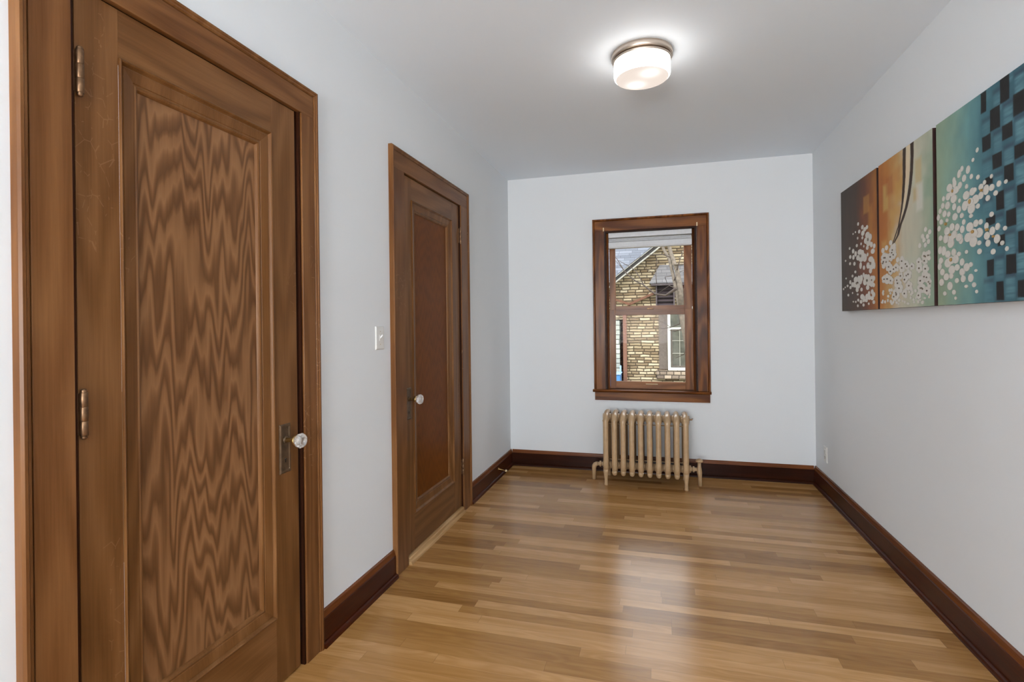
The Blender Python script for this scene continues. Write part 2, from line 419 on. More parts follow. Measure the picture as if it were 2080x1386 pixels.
def hinge(par, y, z, ln, leafdir, mat, face):
    h = MB(LEFT)
    x = face+.0085
    zc = z
    h.lathe([(.0, -ln/2-.009), (.0045, -ln/2-.008), (.0068, -ln/2-.004), (.0045, -ln/2-.001), (.0078, -ln/2)], (y, zc, x), (0, 1, 0), 16)
    seg = ln/3
    for k in range(3):
        a = -ln/2+k*seg
        h.lathe([(.0074, a), (.008, a+.001), (.008, a+seg-.001), (.0074, a+seg)], (y, zc, x), (0, 1, 0), 16)
    h.lathe([(.0078, ln/2), (.0045, ln/2+.001), (.0068, ln/2+.004), (.0045, ln/2+.008), (.0, ln/2+.009)], (y, zc, x), (0, 1, 0), 16)
    o = h.build('hinge', mat, par)
    lf = MB(LEFT).box(y-.0145, y-.0075, zc-ln/2+.002, zc+ln/2-.002, face-.004, face+.0035)
    lf.build('hinge_leaf', mat, o)
    return o
def knobset(par, y, z, e0, e1, ez0, ez1, face, mesc):
    p = MB(LEFT)
    p.ring(e0, e1, ez0, ez1, [(0, face), (0, face+.002), (.004, face+.006), (.009, face+.006), (.0115, face+.004)])
    p.add([(e0+.0115, ez0+.0115, face+.004), (e1-.0115, ez0+.0115, face+.004), (e1-.0115, ez1-.0115, face+.004), (e0+.0115, ez1-.0115, face+.004)], [(0, 1, 2, 3)])
    esc = p.build('escutcheon', mesc, par)
    k = MB(LEFT); ym = (e0+e1)/2
    k.lathe([(.0035, 0), (.0035, .0015)], (ym, z-.068, face+.0035), (0, 0, 1), 12); k.box(ym-.0018, ym+.0018, z-.079, z-.068, face+.0035, face+.005)
    k.build('keyhole', M['black'], esc)
    s = MB(LEFT)
    MB(LEFT).lathe([(.013, 0), (.013, .003), (.0085, .006)], (ym, z, face+.004), (0, 0, 1), 24).build('knob_rose', mesc, esc)
    s.lathe([(.0085, .005), (.0075, .02), (.008, .028), (.0125, .031), (.0165, .036), (.0175, .043), (.0165, .045)], (ym, z, face+.004), (0, 0, 1), 24)
    st = s.build('knob_shank', M['brass'], par)
    g = MB(LEFT)
    g.lathe([(.0155, 0), (.0175, .003), (.0235, .010), (.0262, .018), (.0262, .022), (.022, .029), (.015, .0315), (.010, .0305), (.006, .028)], (ym, z, face+.049), (0, 0, 1), 12, False)
    kn = g.build('knob', M['crystal'], par); kn['label'] = 'faceted clear glass knob'
    c = MB(LEFT).lathe([(.009, 0), (.010, .002), (.003, .009)], (ym, z, face+.0495), (0, 0, 1), 16)
    c.build('knob_core', M['nickel'], kn)
def door(n, D, hinge_far, mo, mi, flame, esc, hz, face, matm):
    r = thing('door_%d' % n, None, None, (face-.018, (D['s0']+D['s1'])/2, D['zb'])); struct(r)
    s0, s1, z0, z1 = D['s0'], D['s1'], D['zb'], D['z']
    oy0, oy1, oz0, oz1 = mo; iy0, iy1, iz0, iz1 = mi
    th = .036
    MB(LEFT).box(s0, oy0, z0, z1, face-th, face).build('stile', M['door_v'], r, .001)
    MB(LEFT).box(oy1, s1, z0, z1, face-th, face).build('stile', M['door_v'], r, .001)
    MB(LEFT).box(oy0, oy1, oz1, z1, face-th, face).build('top_rail', M['door_h'], r, .0005)
    MB(LEFT).box(oy0, oy1, z0, oz0, face-th, face).build('bottom_rail', M['door_h'], r, .0005)
    w = .060; iy0, iy1, iz0, iz1 = oy0+w, oy1-w, oz0+w, oz1-w
    prof = [(0, face-.0005), (.0, face+.004), (.003, face+.006), (.006, face+.004), (.009, face-.001), (.0115, face-.004), (.0135, face-.004), (.0145, face-.0025), (w-.018, face-.0065), (w-.0165, face-.0085), (w-.013, face-.0085), (w-.010, face-.0065), (w-.005, face-.0085), (w-.002, face-.0125), (w, face-.0175)]
    MB(LEFT).ring(oy0, oy1, oz0, oz1, prof).build('panel_moulding', matm, r)
    pn = MB(LEFT).box(iy0-.01, iy1+.01, iz0-.01, iz1+.01, face-.024, face-.0165).build('panel', flame, r)
    for z in hz:
        hinge(r, (s1+.014) if hinge_far else (s0+.006), z, .098, 1 if not hinge_far else -1, esc[1], face)
    knobset(r, 0, esc[4], esc[2], esc[3], esc[5], esc[6], face, esc[0])
    return r
casing(1, D1); casing(2, D2)
door(1, D1, False, (-3.480, -2.9535, .2432, 1.9115), (-3.428, -3.0345, .306, 1.8435), M['flame1'],
     (M['darkmetal'], M['bronze'], -2.9325, -2.876, .846, .7295, .901), [1.833, 1.05, .25], .0045, M['door_v'])
door(2, D2, True, (-1.9, -1.335, .235, 1.915), (-1.852, -1.412, .318, 1.858), M['flame2'],
     (M['darkmetal'], M['bronze'], -1.9865, -1.932, .856, .7465, .9145), [1.834, .298], .0045, M['door_v'])
t = MB(LEFT); t.cur = 0
t.prism([(0.0, -.10), (0.0, .0335), (.013, .0325), (.0145, .029), (.0155, .0195), (.0175, .0185), (.0185, .0205), (.029, .0195), (.0335, .016), (.036, .004), (.036, -.10)], D2['i0']+.0062, D2['i1']-.0062, 0)
th_ = t.build('trim_3', M['thresh']); struct(th_)

# ------------------------------------------------------------------ window in the back wall
w1 = thing('window_1', None, None, (1.206, 0, .6)); struct(w1)
WX0, WX1, WZ0, WZ1 = .744, 1.668, .594, 2.113
OX0, OX1, OZ0, OZ1 = .842, 1.572, .685, 2.012
cs = dict(parent=w1)
MB(BACK).box(WX0+.018, OX0-.002, .685, 2.012, 0, .019).build('side_casing', M['win_v'], w1, .0015)
MB(BACK).box(OX1+.002, WX1-.018, .685, 2.012, 0, .019).build('side_casing', M['win_v'], w1, .0015)
MB(BACK).box(WX0+.018, WX1-.018, 2.012, WZ1-.018, 0, .019).build('head_casing', M['win_h'], w1, .0015)
MB(BACK).ushape(WX0, WX1, .685, WZ1, [(0, 0), (0, .022), (.004, .026), (.011, .026), (.015, .020), (.0175, .018), (.0175, 0)]).build('backband', M['win_v'], w1)
MB(BACK).prism([(.666, -.012), (.663, .040), (.667, .049), (.675, .052), (.682, .049), (.685, .043), (.685, -.012)], .7355, 1.6705, 0).build('window_stool', M['win_h'], w1)
MB(BACK).box(.75, 1.663, WZ0, .664, 0, .018).build('apron', M['win_h'], w1, .0015)
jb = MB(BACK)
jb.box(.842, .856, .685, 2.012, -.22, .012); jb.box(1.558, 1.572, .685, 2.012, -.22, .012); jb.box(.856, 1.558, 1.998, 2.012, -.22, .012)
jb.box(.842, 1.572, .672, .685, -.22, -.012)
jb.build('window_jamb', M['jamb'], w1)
st2 = MB(lambda a, b, c: (a, -b, c))
for a0, a1, sg in ((.856, .872, 1), (1.542, 1.558, -1)):
    q = [(a0, -.058), (a1, -.058), (a1, -.040 if sg > 0 else -.034), (a1, -.036), (a0, -.030)] if sg > 0 else [(a0, -.058), (a1, -.058), (a1, -.030), (a0, -.036), (a0, -.040)]
    st2.prism(q, .685, 1.998, 2)
    st2.prism([(a0, -.102), (a0+.011 if sg > 0 else a1, -.102), (a0+.011 if sg > 0 else a1, -.093), (a0, -.093)] if sg > 0 else [(a1-.011, -.102), (a1, -.102), (a1, -.093), (a1-.011, -.093)], .685, 1.998, 2)
st2.build('stop_bead', M['win_v'], w1)
def sash(name, z0, z1, gz0, gz1, d0, d1, railmat):
    s = MB(BACK).box(.8725, .921, z0, z1, -d1, -d0).build(name, M['sash_v'], w1, .0012)
    MB(BACK).box(1.481, 1.5415, z0, z1, -d1, -d0).build('stile', M['sash_v'], s, .0012)
    MB(BACK).box(.921, 1.481, z0, gz0, -d1, -d0).build('bottom_rail', M['sash_h'], s, .0012)
    MB(BACK).box(.921, 1.481, gz1, z1, -d1, -d0).build('top_rail', M['sash_h'], s, .0012)
    MB(BACK).box(.915, 1.487, gz0-.006, gz1+.006, -(d0+d1)/2-.002, -(d0+d1)/2+.002).build('pane', M['pane'], s)
    return s
lo = sash('lower_sash', .6855, 1.352, .746, 1.306, .059, .092, 0)
hi = sash('upper_sash', 1.328, 1.9975, 1.384, 1.955, .103, .136, 0)
MB(BACK).prism([(.722, -.058), (.7265, -.043), (.7305, -.043), (.731, -.058)], 1.165, 1.262, 0).build('sash_lift', M['cream'], lo)
MB(BACK).box(1.18, 1.235, 1.3525, 1.365, -.088, -.066).build('sash_lock', M['bronze'], hi, .002)
# roller / cellular shade at the window head
sh = thing('window_shade', 'raised white fabric shade under the head of the window', 'blind', (1.215, .02, 1.85))
MB(BACK).box(.8745, 1.5395, 1.957, 1.9965, -.056, -.002).build('headrail', M['shade'], sh, .003)
f = MB(BACK)
for k in range(4):
    z = 1.950-k*.007
    f.prism([(z, -.050), (z-.0035, -.054), (z-.0068, -.050), (z-.0068, -.014), (z-.0035, -.008), (z, -.014)], .877, 1.537, 0)
f.build('folded_fabric', M['shade'], sh)
MB(BACK).prism([(1.868, -.054), (1.868, -.010), (1.880, -.004), (1.918, -.012), (1.921, -.018), (1.921, -.054)], .8745, 1.5395, 0).build('bottom_rail', M['shade'], sh, .002)
MB(BACK).box(1.185, 1.222, 1.9585, 1.9635, .0, .002).build('pull_tab', M['white'], sh)
for x, wh in ((.8375, 'left'), (1.5775, 'right')):
    b = MB(BACK); b.box(x-.0045, x+.0045, 2.010, 2.040, .0192, .0285); b.box(x-.0045, x+.0045, 2.010, 2.016, .0285, .034)
    tag(b.build('curtain_bracket', M['cream'], None, .001, (x, -.0192, 2.01)), 'small cream curtain bracket on the %s corner of the window head casing' % wh, 'bracket', 'curtain brackets on the window casing')

# made-up window on the solid rear wall, added as backing for the fill light
w2 = thing('added_rear_window', None, None, (1.2, YB, .6)); struct(w2)
RE = lambda a, b, c: (a, YB+c, b)
MB(RE).ring(.16, 2.24, .56, 2.44, [(0, 0), (0, .022), (.09, .022), (.09, 0)], True).build('casing', M['win_v'], w2)
MB(RE).box(.25, 2.15, .65, 2.35, 0, .012).build('added_blind_panel', M['shade'], w2)

# ------------------------------------------------------------------ wall fittings
def switch():
    o = thing('light_switch', 'white toggle light switch on the wall between the two doors', 'switch', (0, -2.2405, 1.185))
    MB(LEFT).ring(-2.2775, -2.2035, 1.130, 1.240, [(0, 0.0), (0, .002), (.003, .0055), (.006, .0062), (.037, .0062)]).build('wall_plate', M['white'], o)
    MB(LEFT).box(-2.2475, -2.2335, 1.172, 1.198, .0062, .0072).build('toggle_frame', M['white'], o)
    MB(LEFT).prism([(1.180, .0072), (1.190, .0072), (1.202, .019), (1.196, .021)], -2.2445, -2.2365, 0).build('toggle', M['white'], o, .001)
    for z in (1.155, 1.215): MB(LEFT).lathe([(.003, 0), (.0025, .001)], (-2.2405, z, .0062), (0, 0, 1), 12).build('screw', M['nickel'], o)
switch()
o = thing('wall_outlet', 'white wall outlet plate low on the right wall near the far corner', 'outlet', (RW, -.25, .285))
MB(RIGHT).ring(-.2865, -.2165, .228, .342, [(0, 0), (0, .002), (.003, .0055), (.006, .006), (.035, .006)]).build('wall_plate', M['white'], o)
for z in (.264, .306):
    q = MB(RIGHT).lathe([(.0165, 0), (.0165, .0015)], (-.2515, z, .006), (0, 0, 1), 20).build('socket', M['white'], o)
    s = MB(RIGHT); s.box(-.2585, -.2565, z-.002, z+.006, .0075, .008); s.box(-.2465, -.2445, z-.002, z+.006, .0075, .008); s.lathe([(.002, 0), (.002, .0006)], (-.2515, z-.008, .0074), (0, 0, 1), 8)
    s.build('slot', M['black'], q)
o = thing('door_stop', 'small metal door stop sticking out of the left baseboard', 'door stop', (.0165, -.431, .076))
ds = MB(); ds.lathe([(.0105, 0), (.0105, .002), (.006, .005), (.0035, .009), (.0032, .062)], (.0165, -.431, .076), (.985, 0, -.17), 14); ds.build('rod', M['brass'], o)
ds = MB(); ds.lathe([(.0075, 0), (.0088, .003), (.0088, .012), (.006, .015)], (.0165+.060*.985, -.431, .076-.060*.17), (.985, 0, -.17), 14); ds.build('rubber_tip', M['cream'], o)

# ------------------------------------------------------------------ ceiling light
LX, LY = 1.214, -1.905
cl = thing('ceiling_light', 'lit round flush ceiling light of opal glass in a nickel band', 'ceiling light', (LX, LY, RH))
MB().lathe([(.139, 0), (.141, -.003), (.141, -.025), (.138, -.028), (.134, -.028)], (LX, LY, RH), (0, 0, 1), 64).build('canopy', M['nickel'], cl)
q = MB(); q.lathe([(.132, -.028), (.132, -.031)], (LX, LY, RH), (0, 0, 1), 64); q.build('groove', M['darkmetal'], cl)
MB().lathe([(.1345, -.031), (.1345, -.042), (.132, -.043)], (LX, LY, RH), (0, 0, 1), 64).build('band', M['nickel'], cl)
g = MB(); prof = [(.1295, -.043), (.1305, -.056), (.1305, -.098), (.128, -.110), (.121, -.118), (.108, -.122), (.07, -.1235), (.0, -.124)]
g.lathe(prof, (LX, LY, RH), (0, 0, 1), 64); g.f = [f for f in g.f if len(f) < 10]; g.mi = g.mi[:len(g.f)]; g.sm = g.sm[:len(g.f)]
g.mi = [0 if i < 64*4 else 1 for i in range(len(g.f))]; g.build('glass_shade', [M['opal'], M['opal_b']], cl)
# ------------------------------------------------------------------ radiator
rd = thing('radiator', 'tan painted cast iron radiator with ten sections under the window', 'radiator', (1.1655, -.27, 0))
RX0, RX1, NS = .8735, 1.4580, 10
dxs = (RX1-RX0)/(NS-1)
YF, YK = -.4035, -.1365
def arc(cy, cz, r, a0, a1, n, rz=None):
    rz = rz or r
    return [(0, cy+r*math.cos(math.radians(a0+(a1-a0)*i/n)), cz+rz*math.sin(math.radians(a0+(a1-a0)*i/n))) for i in range(n+1)]
def section(x, feet):
    b = MB(lambda a, c, d: (x+a, c, d))
    ym = (YF+YK)/2; zb = .098; sr = .050; zc = .5300
    path = [(0, YF, z) for z in (zb, .16, .25, .35, .44)]+[(0, YF+sr-sr*math.cos(math.radians(q)), zc-sr+sr*math.sin(math.radians(q))) for q in range(0, 91, 15)]
    path += [(0, ym-.05, zc+.006), (0, ym, zc+.008), (0, ym+.05, zc+.006)]
    path += [(0, YK-sr+sr*math.sin(math.radians(q)), zc-sr+sr*math.cos(math.radians(q))) for q in range(0, 91, 15)]+[(0, YK, z) for z in (.44, .35, .25, .16, zb)]
    b.tube(path, .0165, 14, True, .0205, True, (1, 0, 0))
    for yc in (ym-.045, ym+.045): b.tube([(0, yc, .09), (0, yc, .25), (0, yc, .40), (0, yc, .52)], .014, 10, True, .0175, True, (1, 0, 0))
    # rounded bottoms / cross head
    b.tube([(0, YF, .125), (0, ym, .118), (0, YK, .125)], .017, 12, True, .022, True, (1, 0, 0))
    b.tube([(0, YF, .492), (0, ym, .502), (0, YK, .492)], .018, 12, True, .024, True, (1, 0, 0))
    for y in (YF, YK):
        if feet: b.lathe([(.0135, 0), (.0150, .004), (.0128, .02), (.0125, .045), (.0155, .07), (.0195, .10), (.0202, .12)], (0, y, 0), (0, 0, 1), 14)
        else: b.lathe([(.0, .076), (.010, .079), (.0165, .086), (.0198, .098), (.0202, .112)], (0, y, 0), (0, 0, 1), 14)
    for yc in (ym-.045, ym+.045): b.lathe([(.0, .080), (.010, .083), (.016, .092), (.017, .11)], (0, yc, 0), (0, 0, 1), 10)
    # nipple hubs
    for z in (.122, .500): b.lathe([(.026, -.0318), (.029, -.026), (.029, .026), (.026, .0318)], (0, ym, z), (1, 0, 0), 18)
    return b.build('section', M['rad'], rd)
sec = [None]
first_mid = section(RX0+dxs, False)
for k in range(2, NS-1):
    c = first_mid.copy(); C.objects.link(c); c.parent = rd; c.location = (dxs*(k-1), 0, 0)
section(RX0, True); section(RX1, True)
ymr = (YF+YK)/2
MB().tube([(RX0-.02, ymr+.0, .447), (RX1+.02, ymr+.0, .447)], .004, 8).build('tie_rod', M['rad'], rd)
MB().tube([(RX0-.02, ymr+.0, .168), (RX1+.02, ymr+.0, .168)], .004, 8).build('tie_rod', M['rad'], rd)
p = MB(); y = ymr
x0 = RX0-.030
p.lathe([(.024, 0), (.024, .007), (.015, .010), (.0145, .018), (.023, .021), (.023, .033), (.014, .037), (.013, .05)], (x0, y, .125), (-1, 0, 0), 12, False)
p.tube([(x0-.045, y, .125), (x0-.058, y, .123), (x0-.069, y, .116), (x0-.076, y, .104), (x0-.078, y, .09), (x0-.078, y, .0)], [.0155, .017, .0185, .0185, .017, .0135], 14)
p.build('return_pipe', M['rad'], rd)
v = MB(); x1 = RX1+.030
v.lathe([(.028, 0), (.026, .010), (.015, .013), (.0145, .02), (.022, .023), (.022, .033), (.014, .037), (.013, .052)], (x1, y, .125), (1, 0, 0), 12, False)
v.tube([(x1+.070, y, .178), (x1+.070, y, .15), (x1+.070, y, .125), (x1+.071, y, .10), (x1+.073, y, .08), (x1+.074, y, .0)], [.0125, .0135, .018, .019, .0155, .0130], 14)
vb = v.build('valve_body', M['rad'], rd)
h = MB(); h.lathe([(.006, -.004), (.012, -.002), (.026, .002), (.028, .008), (.024, .017), (.014, .023), (.0, .025)], (x1+.070, y, .182), (0, 0, 1), 24)
h.build('valve_handle', M['rad'], rd)
a = MB(); a.lathe([(.009, 0), (.009, .006), (.006, .008), (.006, .022), (.004, .024)], (x1-.0, y, .5), (1, 0, 0), 10, False); a.tube([(x1+.018, y, .507), (x1+.03, y, .507)], .0025, 8)
a.build('bleed_valve', M['bronze'], rd)

# painted shapes of the triptych (distance along the canvas, height, half sizes, tilt) and the tree
P1=[[0.2903,1.7916,0.0132,0.0101,6],[0.3546,1.7621,0.0189,0.0126,6],[0.4219,1.7504,0.0162,0.0116,6],[0.3909,1.744,0.0225,0.0125,6],[0.362,1.7271,0.0251,0.015,6],[0.3053,1.7457,0.0175,0.0113,6],[0.2473,1.752,0.009,0.0057,6],[0.209,1.7479,0.0093,0.0058,6],[0.2821,1.7117,0.011,0.0081,6],[0.3548,1.7024,0.0127,0.0087,6],[0.3324,1.6719,0.0107,0.008,6],[0.2662,1.6712,0.0156,0.0098,6],[0.3744,1.6528,0.0083,0.0071,6],[0.1492,1.6706,0.0133,0.0085,6],[0.208,1.6468,0.0185,0.0141,6],[0.2454,1.6267,0.0203,0.0164,6],[0.1571,1.6187,0.0191,0.0118,6],[0.2102,1.6103,0.0185,0.0141,6],[0.0763,1.6045,0.0101,0.0069,6],[0.1534,1.5789,0.0143,0.0093,6],[0.224,1.5713,0.0184,0.0116,6],[0.3716,1.5337,0.0167,0.0126,6],[0.2385,1.5223,0.0159,0.0082,6],[0.1913,1.5023,0.0141,0.0083,6],[0.0814,1.4965,0.01,0.0061,6],[0.152,1.4688,0.0168,0.0127,6],[0.1048,1.4498,0.0148,0.0077,6],[0.0643,1.4434,0.0101,0.0052,6],[0.0344,1.4347,0.0103,0.007,6],[0.1569,1.4366,0.0168,0.0101,6],[0.188,1.4024,0.0094,0.0059,6],[0.1164,1.3933,0.0148,0.0085,6],[0.2715,1.3897,0.0133,0.0065,6],[0.3327,1.4143,0.0171,0.0112,6],[0.2015,1.3503,0.0093,0.005,6],[0.2396,1.348,0.0113,0.0066,6],[0.2793,1.3563,0.0155,0.0089,6],[0.2716,1.3244,0.0122,0.0082,6],[0.3229,1.3457,0.0215,0.0112,6],[0.3597,1.3265,0.0147,0.0095,6],[0.4341,1.3307,0.012,0.0069,6],[0.504,1.3371,0.0172,0.0106,6],[0.4277,1.7067,0.0319,0.0174,6],[0.4652,1.6892,0.0234,0.0191,6],[0.4043,1.6791,0.0264,0.0175,6],[0.4394,1.6623,0.0317,0.0193,6],[0.4235,1.6374,0.0201,0.0116,6],[0.4816,1.6466,0.0193,0.0152,6],[0.5197,1.6337,0.017,0.0135,6],[0.4998,1.6088,0.0267,0.0143,6],[0.3125,1.6284,0.0366,0.0161,6],[0.35,1.6195,0.0253,0.0158,6],[0.284,1.5995,0.0285,0.0162,6],[0.333,1.5897,0.0423,0.02,6],[0.3652,1.5978,0.0313,0.0198,6],[0.3209,1.5509,0.0193,0.0201,6],[0.3859,1.5874,0.0308,0.0235,6],[0.4274,1.6,0.012,0.0108,6],[0.4714,1.5697,0.0348,0.0153,6],[0.5,1.5512,0.0229,0.0189,6],[0.4305,1.5395,0.024,0.0178,6],[0.4799,1.5305,0.0385,0.019,6],[0.4645,1.5072,0.0215,0.0145,6],[0.5185,1.5303,0.0132,0.0187,6],[0.2461,1.4763,0.0337,0.0185,6],[0.291,1.4768,0.022,0.0202,6],[0.3127,1.4671,0.0302,0.0242,6],[0.2222,1.4491,0.0275,0.0166,6],[0.2731,1.4374,0.0375,0.0163,6],[0.2645,1.4175,0.0223,0.0147,6],[0.1896,1.4513,0.0234,0.015,6],[0.3293,1.4778,0.0257,0.02,6],[0.398,1.4801,0.0326,0.0156,6],[0.4335,1.4733,0.0259,0.0185,6],[0.3868,1.4535,0.0308,0.0196,6],[0.4377,1.4459,0.0357,0.0193,6],[0.4217,1.4198,0.0242,0.0139,6],[0.3651,1.4948,0.0147,0.0119,6],[0.4826,1.4579,0.0289,0.0228,6],[0.5069,1.4635,0.0209,0.015,6],[0.477,1.4354,0.0271,0.0167,6],[0.5058,1.4277,0.0172,0.012,6],[0.4408,1.3858,0.016,0.0139,6],[0.4855,1.393,0.0193,0.0137,6],[0.3421,1.373,0.0296,0.016,6],[0.3629,1.3601,0.0209,0.0198,6],[0.4151,1.3696,0.0302,0.0171,6],[0.4452,1.3643,0.0237,0.0138,6],[0.5043,1.3768,0.0209,0.0151,6],[0.4844,1.3587,0.0231,0.0114,6],[0.3991,1.3507,0.0225,0.0109,6]]
CEN1=[[0.4369,1.6789,0.01,0.0069,6],[0.3248,1.6035,0.0107,0.0072,6],[0.4686,1.5451,0.0098,0.0069,6],[0.2624,1.4545,0.0112,0.0073,6],[0.4179,1.459,0.0101,0.007,6],[0.4825,1.456,0.0068,0.0046,6]]
